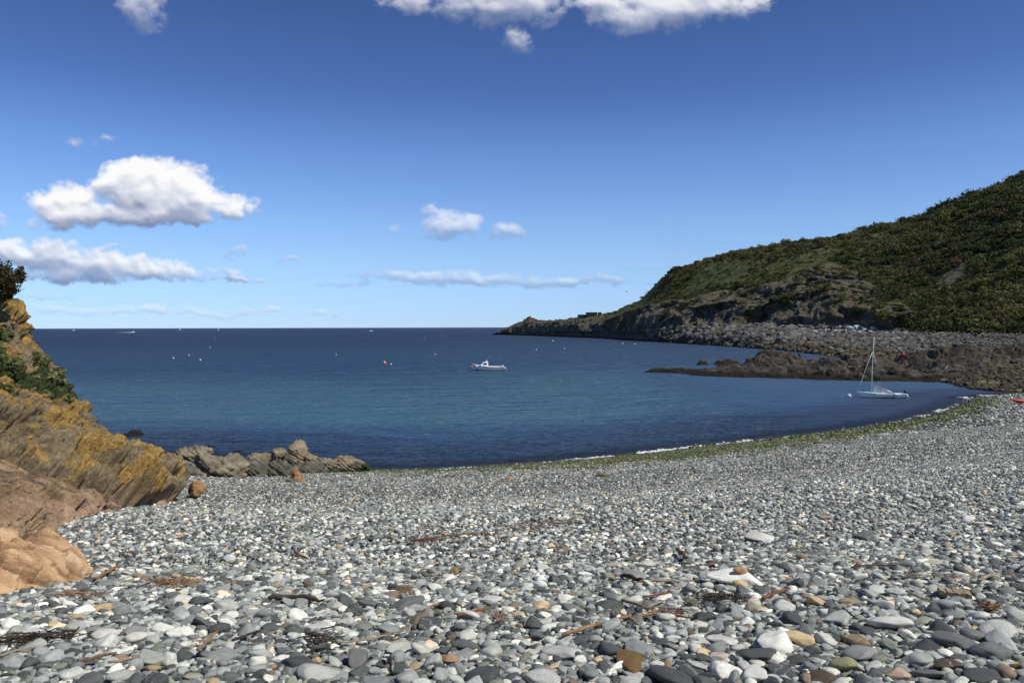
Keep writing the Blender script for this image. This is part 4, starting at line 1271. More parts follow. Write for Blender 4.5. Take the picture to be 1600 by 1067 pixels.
# ------------------------------------------------------------------ boulder beach under the headland
def build_boulders():
    # headland grid gives the ground between the water and the cliff foot
    k0 = int(np.searchsorted(HT, .02)); k1 = int(np.searchsorted(HT, .235))
    cols = np.where((HPX > 1015) & (HPX < 1640))[0]
    meshes = []
    for i in range(10):
        v, f = rock_mesh(700 + i, (2, 2, 1.5), 3, 12, (.4, .3, .8)); v[:, 2] -= .6
        meshes.append(mesh_np('boulder', v, f, False))
    mo = rock_mat('boulder_grey', [(.25, (.07, .07, .068)), (.5, (.17, .168, .158)), (.75, (.31, .305, .285))], (.5, 1.6, (.055, .052, .028)), None, .9, .15)
    m, q, b = new_mat('boulder_scatter')
    pos = q.n('ShaderNodeNewGeometry').outputs['Position']
    tint = q.attr('tint', 'INSTANCER').outputs['Color']
    n1 = q.noise(pos, 1.2, 6, .7)
    link(q, q.mix(1.0, tint, q.ramp(n1, [(.3, (.55, .55, .55)), (.7, (1.35, 1.33, 1.3))]), 'MULTIPLY'), b.inputs['Base Color'])
    b.inputs['Roughness'].default_value = .9
    N = 24000
    ci = cols[rng.integers(0, len(cols), N)]
    ri = rng.integers(k0, k1, N)
    base = HP[ci, ri] + rng.uniform(-.6, .6, (N, 3)) * (1, 1, 0)
    px = HPX[ci]
    tt = (ri - k0) / (k1 - k0)
    keep = rng.random(N) < np.interp(px, [1015, 1120, 1200, 1600], [.10, .35, 1, 1])
    base, px, tt = base[keep], px[keep], tt[keep]
    n = len(base)
    size = (.22 + .85 * rng.random(n) ** 2.2) * np.interp(px, [1020, 1250, 1400, 1480, 1600], [1.15, 1.0, .6, .34, .28]) * (1 + .45 * tt)
    tone = np.array([(.17, .168, .158), (.10, .10, .095), (.24, .235, .22), (.34, .335, .32), (.20, .17, .12)])[rng.choice(5, n, p=[.38, .24, .2, .08, .10])]
    tone = tone * np.array((.60, .58, .52))
    low = sstep(base[:, 2], 2.6, .8)[:, None]
    tone = tone * (1 - low) + tone * np.array((.72, .64, .42)) * low
    white = np.exp(-((px - 1335) / 40) ** 2) * sstep(tt, .72, .98)
    tone = np.where((rng.random(n) < white * .45)[:, None], (.55, .55, .52), tone)
    pos_ = base + np.stack([0 * size, 0 * size, size * .12], 1)
    rot = np.stack([rng.normal(0, .3, n), rng.normal(0, .3, n), rng.uniform(0, 6.28, n)], 1)
    scl = size[:, None] * np.stack([rng.uniform(.8, 1.5, n), rng.uniform(.8, 1.2, n), rng.uniform(.6, 1.1, n)], 1)
    # the largest in view are boulders of their own
    seen = size * F / pos_[:, 1]
    big = np.argsort(-seen)[:110]
    rest = np.setdiff1d(np.arange(n), big)
    col = hidden_collection('boulder_shapes', [me.copy() for me in meshes], m)
    scatter('boulder_beach', pos_[rest], rot[rest], scl[rest], rng.integers(0, 10, len(rest)), tone[rest], col)
    for me in meshes: me.materials.append(mo)
    for j in big:
        o = bpy.data.objects.new('boulder', meshes[int(rng.integers(10))]); C.objects.link(o)
        o.location = pos_[j]; o.rotation_euler = rot[j]; o.scale = scl[j]
        wh = 'upper' if tt[j] > .6 else 'lower' if tt[j] < .3 else 'middle'
        tag(o, f'large grey boulder on the {wh} boulder beach below the headland', 'boulder', f'boulders on the {wh} far shore')
build_boulders()
#@@MORE2
# ------------------------------------------------------------------ vegetation
def leaf_mat(name, src, cols=None):
    m, q, b = new_mat(name)
    pos = q.n('ShaderNodeNewGeometry').outputs['Position']
    if src == 'instancer': tint = q.attr('tint', 'INSTANCER').outputs['Color']
    else: tint = q.mix(q.noise(pos, 3.0, 4, .6), (*cols[0], 1), (*cols[1], 1))
    lf = q.attr('leaf').outputs['Fac']
    c = q.mix(1.0, tint, q.ramp(lf, [(0, (.6, .62, .55)), (.5, (1, 1, 1)), (1, (1.45, 1.4, 1.25))]), 'MULTIPLY')
    link(q, c, b.inputs['Base Color'])
    b.inputs['Roughness'].default_value = .7; b.inputs['Specular IOR Level'].default_value = .2
    tr = q.n('ShaderNodeBsdfTranslucent', {0: c})
    mx = q.n('ShaderNodeMixShader', {0: .22, 1: b.outputs[0], 2: tr.outputs[0]})
    link(q, mx.outputs[0], m.node_tree.nodes['Material Output'].inputs[0])
    return m
def leaves(n, seed, size, lump=3, shape=(1, 1, .8), fill=.55, aspect=1.6):
    """n leaf faces spread through an uneven crown of half size 1"""
    r = np.random.default_rng(seed)
    cen = np.concatenate([[(0, 0, .35)], r.normal(0, .42, (lump * 3, 3)) * (1, 1, .6) + (0, 0, .45)])
    rad = np.concatenate([[.6], r.uniform(.22, .5, lump * 3)])
    k = r.integers(0, len(cen), n)
    d = r.normal(size=(n, 3)); d /= np.linalg.norm(d, axis=1)[:, None]
    p = cen[k] + d * (rad[k] * (fill + (1 - fill) * r.random(n)) ** .8)[:, None]
    p[:, 2] = np.maximum(p[:, 2], -.05)
    p = p * shape
    nn = d + r.normal(0, .55, (n, 3)); nn /= np.linalg.norm(nn, axis=1)[:, None]
    a = np.cross(nn, r.normal(size=(n, 3))); a /= np.linalg.norm(a, axis=1)[:, None]
    b = np.cross(nn, a)
    s = size * r.uniform(.6, 1.4, n)
    a = a * (s * aspect / 2)[:, None]; b = b * (s / 2)[:, None]
    v = np.stack([p - a, p - b * .9, p + a, p + b * .9], 1).reshape(-1, 3)
    f = np.arange(4 * n).reshape(n, 4)
    return v, f, np.repeat(r.random(n), 4)
M_SCRUB = leaf_mat('scrub_leaves', 'instancer')
def build_scrub():
    ms = []
    for i in range(9):
        v, f, l = leaves(170, 40 + i, .23, 3, (1, 1, [.55, .75, .95][i % 3]), .5)
        ms.append(mesh_np('scrub', v, f, False, {'leaf': l}))
    col = hidden_collection('scrub_shapes', ms, M_SCRUB)
    N = 60000
    ci = rng.integers(0, NHC, N)
    ri = rng.integers(int(np.searchsorted(HT, .215)), int(np.searchsorted(HT, .96)), N)
    P = HP[ci, ri]; veg = HV[ci, ri]; px = HPX[ci]; t = HT[ri]
    den = sstep(fbm(P * .022 + 5, 4), -.28, .22)
    right = sstep(px, 1280, 1420)
    keep = (veg > .55) & (rng.random(N) < np.maximum(.22 + .78 * den, .9 * right) * .62 * np.interp(px, [800, 950, 1000], [.1, .3, 1])) & (px < 1720)
    grass = sstep(fbm(P * .026 + 77, 4), -.02, .22) * sstep(px, 1420, 1330)
    keep &= rng.random(N) > grass * .85
    # a few bushes hold on in the cliff
    keep |= (veg < .4) & (t > .3) & (rng.random(N) < .05) & (px > 1040)
    P, px, t, den = P[keep], px[keep], t[keep], den[keep]
    n = len(P)
    big = sstep(fbm(P * .03 + 60, 3), -.1, .3)
    size = (.5 + 1.15 * rng.random(n) ** 2.0) * (.7 + .75 * big) * np.interp(px, [900, 1040, 1300, 1600], [.55, .8, 1.0, 1.15])
    z = fbm(P * .045 + 3, 4); z = .62 * (np.argsort(np.argsort(z)) / n) + .38 * rng.random(n)
    pal = np.array([(.036, .052, .016), (.058, .076, .022), (.088, .102, .030), (.130, .142, .045), (.080, .070, .034), (.165, .160, .06)])
    zone = fbm(P * .018 + 33, 4)
    w = np.stack([.32 - .5 * zone, .30 + 0 * z, .24 + .4 * zone, .10 + .3 * zone,   .04 + .12 * (zone < -.15), .04 + .12 * (zone > .1)], 1).clip(.01)
    w /= w.sum(1)[:, None]
    k = (w.cumsum(1) < z[:, None]).sum(1).clip(0, 5)
    tint = pal[k] * rng.uniform(1.1, 1.85, (n, 1)) * (1.08, .93, 1.05)
    pos = P + np.stack([rng.uniform(-1, 1, n), rng.uniform(-1, 1, n), -.15 * size], 1)
    rot = np.stack([rng.normal(0, .15, n), rng.normal(0, .15, n), rng.uniform(0, 6.28, n)], 1)
    scl = size[:, None] * np.stack([rng.uniform(.9, 1.5, n), rng.uniform(.9, 1.3, n), rng.uniform(.7, 1.15, n)], 1)
    # taller thickets stand out of the low scrub
    m_ = 900
    j = rng.choice(n, m_, p=(den * (.3 + big)).clip(.001) / (den * (.3 + big)).clip(.001).sum())
    ms2 = []
    for i in range(5):
        v, f, l = leaves(620, 240 + i, .13, 5, (1, 1, .85), .5)
        me = mesh_np('thicket', v, f, False, {'leaf': l}); me.materials.append(M_SCRUB)
        o_ = bpy.data.objects.new('scrub_shapes_%02d' % (9 + i), me); col.objects.link(o_)
    s2 = rng.uniform(1.7, 3.6, m_) * np.interp(px[j], [900, 1040, 1300, 1600], [.35, .6, 1.0, 1.15])
    k2 = np.where(fbm(pos[j] * .03 + 8, 3) > .05, 2, np.where(rng.random(m_) < .25, 4, rng.integers(0, 2, m_)))
    pos = np.concatenate([pos, pos[j] - np.stack([0 * s2, 0 * s2, .25 * s2], 1)])
    rot = np.concatenate([rot, rot[j]]); tint = np.concatenate([tint, pal[k2] * rng.uniform(.95, 1.6, (m_, 1)) * (1.08, .93, 1.05)])
    scl = np.concatenate([scl, s2[:, None] * rng.uniform(.8, 1.2, (m_, 3))])
    idx_ = np.concatenate([rng.integers(0, 9, n), rng.integers(9, 14, m_)]); n += m_
    scatter('hillside_scrub', pos, rot, scl, idx_, tint, col)
    print('scrub', n)
build_scrub()

def tree(px, top_y, w, h, d, seed, label, cols=((.018, .03, .008), (.045, .06, .018)), lean=.3, base_z=None):
    W, H = w * d / F, h * d / F
    c = at_depth(px, top_y + h, d)
    t = empty('skyline_tree', (c.x, c.y, c.z - .4), label, 'tree', 'small trees along the headland skyline')
    r = np.random.default_rng(seed)
    mb = MB()
    mb.tube([(0, 0, -.6), (lean * .1, 0, H * .25), (lean * .3, 0, H * .6)], [H * .06, H * .045, H * .02], 7)
    for i in range(5):
        a = r.uniform(0, 6.28); e = (math.cos(a) * W * .35 + lean * .4, math.sin(a) * W * .3, H * r.uniform(.55, .85))
        mb.tube([(lean * .15, 0, H * .3), (e[0] * .5, e[1] * .5, H * .5), e], [H * .03, H * .02, H * .008], 5)
    mb.build('trunk', M_BARK, t)
    v, f, l = leaves(520, seed, .17, 4, (W * .56, W * .5, H * .62), .4)
    v[:, 2] += H * .22; v[:, 0] += lean * .3 * v[:, 2] / max(H, .1)
    add('crown', mesh_np('crown', v, f, False, {'leaf': l}), leaf_mat('crown_leaves', 'own', cols), t)
M_BARK = plain('bark', (.06, .048, .036), .9, 0, .25, 6)
for px, ty, w, h, d, txt in (
    (1188, 382, 20, 9, 407, 'low dark bush like tree, farthest out on the headland skyline'),
    (1225, 371, 19, 11, 402, 'small round tree standing clear on the headland skyline'),
    (1256, 373, 22, 8, 398, 'flat spreading tree next along the skyline from the clear round one'),
    (1332, 360, 22, 9, 386, 'shrubby tree at the dip of the skyline'),
    (1352, 354, 26, 10, 382, 'wide dark tree just above the dip of the skyline'),
    (1386, 347, 30, 9, 378, 'long low hedge like tree halfway up the skyline'),
    (1412, 344, 22, 8, 374, 'pale brown leafed tree before the skyline steepens'),
    (1446, 328, 28, 12, 368, 'dense tree where the skyline steepens'),
    (1500, 307, 34, 12, 360, 'broad tree on the steep part of the skyline'),
    (1545, 289, 30, 13, 353, 'tall dark tree high on the skyline'),
    (1585, 271, 34, 12, 347, 'uppermost tree where the skyline leaves the frame')):
    tree(px, ty, w, h, d, int(px), txt, cols=((.03, .028, .012), (.09, .078, .035)) if 'pale' in txt else ((.018, .03, .008), (.05, .062, .018)))

def crag_plant(name, px, py, w, h, seed, n, size, cols, label, cat='plant', group='plants growing on the crag', shape_z=1.0, d=None, flowers=None, aspect=1.8):
    if d: p = at_depth(px, py, d)
    else:
        p, nn = hit(CRAG_BVH, px, py)
        if p is None: print('no crag at', px, py); return
    dd = p.y
    W, H = w * dd / F, h * dd / F
    v, f, l = leaves(n, seed, size, 4, (W * .42, W * .42, H * .62 * shape_z), .35, aspect)
    t = empty(name, p - Vector((.1 if not d else 0, 0, H * (.38 if not d else .35))), label, cat, group)
    add('foliage', mesh_np('foliage', v, f, False, {'leaf': l}), leaf_mat(name + '_leaves', 'own', cols), t)
    mb = MB(); r = np.random.default_rng(seed)
    for i in range(7):
        e = r.normal(0, .3, 3) * (W, W, 0) + (0, 0, H * r.uniform(.4, .7))
        mb.tube([(-.15, 0, -.1), e * .5, e], [.016, .011, .004], 5)
    mb.build('stem', M_BARK, t)
    return t
GD, GM, GL2 = ((.075, .10, .034), (.17, .20, .07)), ((.11, .135, .045), (.22, .25, .10)), ((.17, .175, .07), (.30, .29, .14))
crag_plant('leafy_shrub', 0, 432, 74, 84, 1, 3600, .05, ((.028, .026, .010), (.085, .075, .03)), 'dark leafy shrub crowning the top of the crag', 'shrub', d=19.6)
crag_plant('leafy_shrub', 14, 452, 34, 40, 2, 900, .05, ((.03, .03, .012), (.08, .075, .03)), 'small shrub hanging over the orange face below the crowning one', 'shrub', d=19.8)
crag_plant('green_bush', 4, 560, 50, 66, 3, 1900, .045, GD, 'large dark green bush on the crag at the left frame edge', 'bush')
crag_plant('green_bush', 56, 556, 40, 24, 4, 800, .04, GM, 'green bush high on the seaward edge of the crag', 'bush')
crag_plant('grass_tuft', 84, 585, 44, 22, 6, 900, .05, GL2, 'pale grassy tuft right of the dark bushes', 'plant', aspect=5)
crag_plant('grass_tuft', 100, 607, 36, 18, 7, 700, .05, GM, 'grass tuft lowest on the seaward edge of the crag', 'plant', aspect=5)
crag_plant('grass_tuft', 34, 522, 34, 18, 8, 700, .05, GL2, 'dry grass tuft under the orange cliff top', 'plant', aspect=5)
crag_plant('grass_tuft', 20, 610, 34, 20, 9, 600, .05, GM, 'grass tuft just below the large dark green bush', 'plant', aspect=5)
crag_plant('grass_tuft', 70, 563, 30, 18, 10, 600, .05, GM, 'grass tuft between the two highest green bushes', 'plant', aspect=5)

for px_, py_, w_, h_, sd_, n_, cl_, tx_ in (
    (92, 572, 26, 20, 23, 700, GM, 'small bush nearest the sky edge of the crag'),
    (12, 526, 30, 26, 24, 700, GD, 'small dark bush under the orange cliff top'),
    (112, 622, 24, 16, 25, 500, GL2, 'yellowish plant low on the golden face'),
    (74, 612, 30, 18, 26, 700, GM, 'low green plant above the golden lichen')):
    crag_plant('green_bush', px_, py_, w_, h_, sd_, n_, .045, cl_, tx_, 'bush')

# ------------------------------------------------------------------ things washed up on the shingle
def wood(name, c1, c2): return rock_mat(name, [(.3, c1), (.5, tuple((a + b) / 2 for a, b in zip(c1, c2))), (.72, c2)], None, None, 9, .01)
M_WOOD = {'pale': wood('driftwood_pale', (.20, .15, .095), (.46, .37, .26)), 'tan': wood('driftwood_tan', (.16, .085, .035), (.42, .25, .12)),
          'dark': wood('driftwood_dark', (.03, .022, .016), (.10, .075, .055)), 'red': wood('driftwood_red', (.09, .04, .022), (.25, .13, .075))}
def stick(pxs, th, wood_kind, label, forks=(), name='driftwood_stick', cat='driftwood', lift=.05, group='driftwood on the shingle'):
    pts = [beach_at(x, y) for x, y in pxs]
    d = pts[0].y
    n = 4 * (len(pts) - 1) + 1
    src = np.array([p[:] for p in pts]); tt = np.linspace(0, len(pts) - 1, n)
    P = np.stack([np.interp(tt, range(len(pts)), src[:, k]) for k in range(3)], 1)
    P[1:-1] = .5 * P[1:-1] + .25 * (P[:-2] + P[2:])
    r0 = th * d / F / 2
    P += rng.normal(0, r0 * .35, P.shape)
    P[:, 2] += lift + r0 * .6
    mb = MB()
    rr = r0 * np.interp(np.linspace(0, 1, n), [0, .1, .8, 1], [.8, 1.05, .85, .45]) * rng.uniform(.85, 1.15, n)
    mb.tube(P, rr, 9)
    for (k, dx, dy, ln) in forks:
        i = int(k * (n - 1)); a = P[i]
        e = a + np.array((dx, dy, .35)) * ln
        mb.tube([a, (a + e) / 2 + rng.normal(0, .01, 3), e], [rr[i] * .7, rr[i] * .5, rr[i] * .25], 6)
    return mb.build(name, M_WOOD[wood_kind], None, True, label=label, cat=cat, group=group)
stick([(940, 906), (968, 906)], 5, 'tan', 'short tan stick end beside the long driftwood stick')
stick([(972, 905), (990, 912), (1012, 917)], 6, 'dark', 'dark crooked stick crossing the end of a paler one')
stick([(1000, 917), (1040, 916), (1082, 915)], 5, 'pale', 'long straight pale stick below the veined grey rock')
stick([(878, 1004), (920, 992), (960, 980), (985, 972), (1015, 971), (1050, 971), (1082, 979)], 6, 'tan', 'long bent orange brown branch across the middle foreground', [(.5, .3, -.3, .25), (.45, -.2, .2, .2)])
stick([(982, 975), (1000, 988)], 5, 'pale', 'short pale splinter pointing out of the bent branch')
pk = beach_at(1491, 938)
mb = MB()
for k_ in range(9):
    t0 = -1 + 2 * k_ / 9
    mb.box(((t0 + 1 / 9) * .105, .004 * math.sin(k_ * 2.1), .004 * math.cos(k_ * 3.3)), (.105 / 9, .026 + .003 * math.sin(k_ * 1.7), .013 + .002 * math.sin(k_ * 2.9)))
pl_o = mb.build('driftwood_plank', M_WOOD['pale'], None, False, label='thick weathered plank end at the right', cat='plank', group='driftwood on the shingle')
pl_o.location = (pk.x, pk.y, pk.z + .065); pl_o.rotation_euler = (R(14), R(4), R(-9))
pl_o.scale = (1.15, 1.3, 1.5)
stick([(150, 911), (168, 901), (184, 892)], 6, 'tan', 'tan stick by the tip of the orange sandstone')
stick([(216, 925), (236, 917), (256, 909)], 3, 'dark', 'thin dark stick leading to the twig heap at left')
stick([(310, 1038), (326, 1022), (342, 1005)], 6, 'tan', 'bright tan stick standing aslant at lower left', lift=.09)
stick([(528, 1016), (580, 1010), (612, 1000), (640, 992)], 3, 'pale', 'long thin straw over the stones left of centre')
stick([(662, 962), (690, 952), (712, 953), (728, 959)], 4, 'tan', 'curved root beside an orange angular stone')
stick([(714, 972), (740, 966), (768, 961)], 5, 'red', 'reddish stick lying in front of the orange angular stone')
stick([(420, 946), (450, 942), (478, 944), (504, 948)], 8, 'dark', 'black waterlogged branch on the left half')
stick([(362, 1014), (384, 1004), (404, 997)], 5, 'dark', 'dark straight stick right of the bright tan one')
stick([(120, 1048), (150, 1040), (182, 1031)], 5, 'red', 'reddish twig in the lower left corner')
stick([(170, 1048), (200, 1044), (228, 1036)], 4, 'tan', 'thin tan twig at lower left beside the reddish one')
stick([(1316, 959), (1326, 968), (1336, 975)], 3, 'dark', 'thin black twig before the broad pale stone')
stick([(1416, 934), (1440, 944), (1462, 954)], 3, 'pale', 'white straw slanting below the plank end')
stick([(1280, 815), (1300, 814)], 6, 'pale', 'pale wood chip far up the shingle', cat='wood chip', name='wood_chip')
stick([(1330, 893), (1370, 890), (1412, 891)], 3, 'red', 'long thin stalk at right on mid beach')
stick([(1192, 944), (1214, 936), (1234, 929)], 7, 'red', 'splintered reddish stick right of the jagged cream stone', [(.3, .3, .2, .12)])
stick([(1006, 942), (1030, 937), (1052, 936)], 4, 'red', 'short pinkish brown stick above olive stones')
stick([(972, 948), (992, 953), (1012, 961)], 5, 'pale', 'curved pale stick in front of the veined white stone')
stick([(1012, 958), (1028, 951), (1046, 944)], 3, 'pale', 'thin pale splinter crossing the curved pale stick')
stick([(1060, 870), (1074, 884)], 7, 'red', 'brown stump of wood on end near the orange cobble', lift=.08)
stick([(1066, 886), (1082, 888)], 4, 'pale', 'little pale chip at the foot of the brown stump', name='wood_chip', cat='wood chip')
stick([(1530, 915), (1555, 905)], 6, 'pale', 'pale stick at right, pointing out of the wrack')
stick([(1590, 897), (1606, 888)], 3, 'dark', 'dark twig at the right frame edge')
stick([(545, 848), (562, 842)], 3, 'pale', 'small pale twig far up the left shingle')
stick([(640, 850), (700, 843), (748, 838)], 3, 'red', 'long thin stem lying in the red brown wrack line')
stick([(700, 1030), (716, 1006)], 3, 'dark', 'dark twig leaning beside the rounded loaf of stone')
stick([(462, 870), (482, 880)], 5, 'tan', 'orange chip of wood at left on the fine shingle', name='wood_chip', cat='wood chip')
stick([(614, 1045), (612, 1060)], 5, 'pale', 'bleached forked stick at the bottom, left of centre', [(.2, .2, .1, .08)])
stick([(0, 1036), (24, 1030), (50, 1028)], 5, 'pale', 'pale twig at the left frame edge')
def tangle(pxs, w, h, n, th, wood_kind, label, seed, name='seaweed_tangle', cat='seaweed', length=.5, up=.06):
    r = np.random.default_rng(seed)
    mb = MB()
    pts = [beach_at(x, y) for x, y in pxs]
    src = np.array([p[:] for p in pts]); d = src[:, 1].mean()
    W, Hh = w * d / F, h * d / F
    up *= .7; th *= .85
    for i in range(int(n * .8)):
        t = r.uniform(0, len(pts) - 1)
        c = np.array([np.interp(t, range(len(pts)), src[:, k]) for k in range(3)])
        dep = Hh / max(1.6 / d + .13, .2)
        c[:2] += r.normal(0, 1, 2) * (W * .28 / len(pts), dep * .22)
        c[2] = float(beach_z(c[:1], c[1:2])[0])
        a = r.normal(0, .9); L = length * r.uniform(.3, 1)
        k = 6
        s = np.linspace(-.5, .5, k)[:, None] * L
        curve = r.normal(0, .25)
        P = c + s * np.array((math.cos(a), math.sin(a), 0)) + (s ** 2) * curve * np.array((-math.sin(a), math.cos(a), 0)) * 6
        P = P + r.normal(0, L * .045, P.shape)
        P[:, 2] = beach_z(P[:, 0], P[:, 1]) + .03 + up * r.random() + np.abs(r.normal(0, .012, k))
        mb.tube(P, th * r.uniform(.5, 1.3) * np.linspace(1, .5, k), 5)
    return mb.build(name, M_WOOD[wood_kind], None, True, label=label, cat=cat, group='wrack left by the tide')
tangle([(1112, 940), (1150, 950)], 90, 34, 75, .0055, 'dark', 'dark wiry seaweed tangle beside the jagged cream stone', 1, length=.32)
tangle([(1010, 968), (1075, 965)], 60, 12, 22, .005, 'red', 'reddish brown stems between the bent branch and dark tangle', 2, length=.35, name='stem_wrack')
tangle([(10, 1012), (60, 1006), (112, 1004)], 110, 24, 90, .006, 'dark', 'wide mat of dark brown twigs at lower left', 3, name='twig_mat', cat='twigs', length=.34)
tangle([(250, 918), (275, 919), (298, 922)], 60, 24, 60, .007, 'tan', 'heap of brown twigs right of the sandstone', 4, name='twig_heap', cat='twigs', length=.34, up=.10)
tangle([(640, 852), (740, 846), (800, 828), (870, 822)], 200, 34, 70, .0055, 'red', 'reddish brown wrack line across the mid beach', 5, length=.45, name='wrack_line')
tangle([(498, 1008), (505, 1016)], 36, 34, 26, .008, 'dark', 'black stringy kelp clump left of centre', 6, length=.28, up=.12, name='kelp_clump')
tangle([(776, 974), (792, 978)], 30, 22, 70, .006, 'pale', 'dry yellowish sponge like seaweed clump', 7, length=.09, up=.07, name='dried_seaweed')
tangle([(625, 928), (640, 934)], 30, 16, 26, .006, 'tan', 'small brown weed scrap beside a white lens shaped stone', 8, length=.2)
tangle([(1540, 955), (1550, 960)], 26, 16, 30, .006, 'tan', 'little brown weed sprig at right below the plank end', 9, length=.14, up=.08)
tangle([(1420, 905), (1480, 912), (1530, 908)], 120, 22, 50, .004, 'pale', 'pale straw and stalks strewn at right on mid beach', 10, length=.35, name='straw_wrack')
tangle([(100, 935), (150, 940)], 90, 20, 34, .006, 'tan', 'thin scatter of twigs below the sandstone tip', 11, length=.3, name='twig_scatter', cat='twigs')
tangle([(690, 905), (660, 915)], 50, 12, 22, .005, 'dark', 'dark thready weed behind a flat white stone', 12, length=.22)
tangle([(940, 805), (870, 824)], 60, 8, 26, .008, 'red', 'brown weed scraps far up mid beach', 13, length=.3)

# ------------------------------------------------------------------ foam where the wavelets break
def build_foam(name, spans):
    """little heaps of froth along the waterline: x range, how wide, how many, how thick"""
    mb = MB(); r = np.random.default_rng(77)
    for x0, x1, wid, n, thick in spans:
        for i in range(n):
            x = r.uniform(x0, x1); y = float(shore_y(x))
            e = .1; sl = math.atan2(float(shore_y(x + e)) - y, e)
            gap = float(perlin(np.array([[x * .8, 3.1, .5]]))[0]) + .5 * float(perlin(np.array([[x * 3.1, 7.1, .5]]))[0])
            if gap < -.05: continue
            off = abs(r.normal(0, wid * (.5 + gap)))
            nx, ny = -math.sin(sl), math.cos(sl)
            s = r.uniform(.025, .085) * thick
            mb.ball((x + nx * off, y + ny * off, .012), (s * r.uniform(.8, 2.2), s * r.uniform(.6, 1.4), .02 + .035 * r.random() * thick), 6, 4)
    m = plain('sea_foam', (.74, .76, .76), .6, 0, .06, 4)
    return mb.build(name, m, None, True, kind='stuff')
build_foam('breaking_foam', [(6.2, 14.6, .26, 1300, .85), (3.5, 6.5, .2, 160, .7), (-4, 3.5, .15, 120, .6), (14.6, 19, .2, 150, .7), (19, 29, .2, 200, .7),
                             (29, 36, .34, 420, .9), (36, 43.5, .3, 150, .9), (43.5, 47.5, .6, 420, 1.2)])

# ------------------------------------------------------------------ boats
M_GEL = plain('white_gelcoat', (.88, .88, .86), .25, 0, .05, 1.2)
M_HULLDK = plain('dark_antifoul', (.02, .022, .03), .5)
M_GLASS = plain('dark_window', (.015, .02, .025), .08, 0, .05)
M_BLACK = plain('black_plastic', (.018, .018, .02), .4)
M_TANW = plain('rubbing_strake', (.22, .15, .09), .6)
M_AQUA = plain('pale_aqua_paint', (.30, .56, .60), .35)
M_SAIL = plain('sail_cloth', (.74, .73, .70), .75, 0, .08, 2)
M_ALU = plain('bare_aluminium', (.62, .62, .60), .35, .6)
M_ROPE = plain('pale_rope', (.55, .52, .46), .9)
M_RED = plain('red_plastic', (.55, .035, .02), .4)
M_ORANGE = plain('orange_plastic', (.72, .15, .02), .4)
def hull_mesh(name, L, B, D, sheer, draft, n=28, flare=.8, transom=.85, entry=2.2):
    """open hull along +x (bow at +L/2); gunwale at height D amidships"""
    rows = []
    for i in range(n + 1):
        t = i / n; x = -L / 2 + L * t
        w = B / 2 * min(1, (1 - max(0, (t - .35) / .65) ** entry)) * (transom + (1 - transom) * min(1, t / .4))
        w = max(w, .012)
        g = D + sheer * max(0, (t - .25) / .75) ** 1.8
        k = -draft + (draft + g * .75) * max(0, (t - .70) / .30) ** 2.2
        sec = [(0, k), (w * .45, k + (g - k) * .10), (w * flare, k + (g - k) * .38), (w * .95, k + (g - k) * .72), (w, g), (w * .90, g + .012), (w * .84, g - .06), (w * .78, g - D * .55)]
        xo = 0.10 * L * max(0, (t - .8) / .2) ** 2
        rows.append([(x + xo * (z - k) / max(g - k, .01) * .5, y, z) for y, z in sec])
    R_ = np.array(rows); m = R_.shape[1]
    full = np.concatenate([R_[:, ::-1] * (1, -1, 1), R_[:, 1:]], 1)
    w_ = full.shape[1]
    f = grid_faces(n + 1, w_)
    v = full.reshape(-1, 3)
    fl = [f]
    fl.append(np.array([[j, j + 1, w_ - 2 - j, w_ - 1 - j] for j in range(m - 1)]))       # transom
    fl.append(np.array([[i * w_ + 0, (i + 1) * w_ + 0, (i + 1) * w_ + w_ - 1, i * w_ + w_ - 1] for i in range(n)]))  # sole
    return mesh_np(name, v, fl, True)
def strip_along(L, B, D, sheer, off, h, th, transom, entry, n=28, t0=0.0):
    mb = MB()
    for s in (1, -1):
        pts = []
        for i in range(n + 1):
            t = t0 + (1 - t0) * i / n; x = -L / 2 + L * t
            w = max(B / 2 * min(1, (1 - max(0, (t - .35) / .65) ** entry)) * (transom + (1 - transom) * min(1, t / .4)), .012)
            g = D + sheer * max(0, (t - .25) / .75) ** 1.8
            xo = 0.05 * L * max(0, (t - .8) / .2) ** 2
            pts.append((x + xo, s * (w + th * .3), g - off))
        mb.tube(pts, h, 6)
    return mb
def outboard(parent, x, z, s=1.0, tilt=.0, cowl=M_BLACK):
    t = MB(); ca, sa = math.cos(tilt), math.sin(tilt)
    def rt(px, py, pz): return (x + (px * ca - pz * sa) * s, py * s, z + (px * sa + pz * ca) * s)
    t.tube([rt(-.06, 0, .02), rt(-.10, 0, .16), rt(-.12, 0, .30), rt(-.08, 0, .38)], [.10 * s, .14 * s, .13 * s, .06 * s], 10)
    e = t.build('outboard_engine', cowl, parent)
    l = MB(); l.tube([rt(-.10, 0, .04), rt(-.12, 0, -.35), rt(-.12, 0, -.62)], [.06 * s, .05 * s, .04 * s], 8)
    l.tube([rt(-.22, 0, -.58), rt(.02, 0, -.58)], [.03 * s, .05 * s], 8)
    l.build('engine_leg', M_ALU, e)
    return e
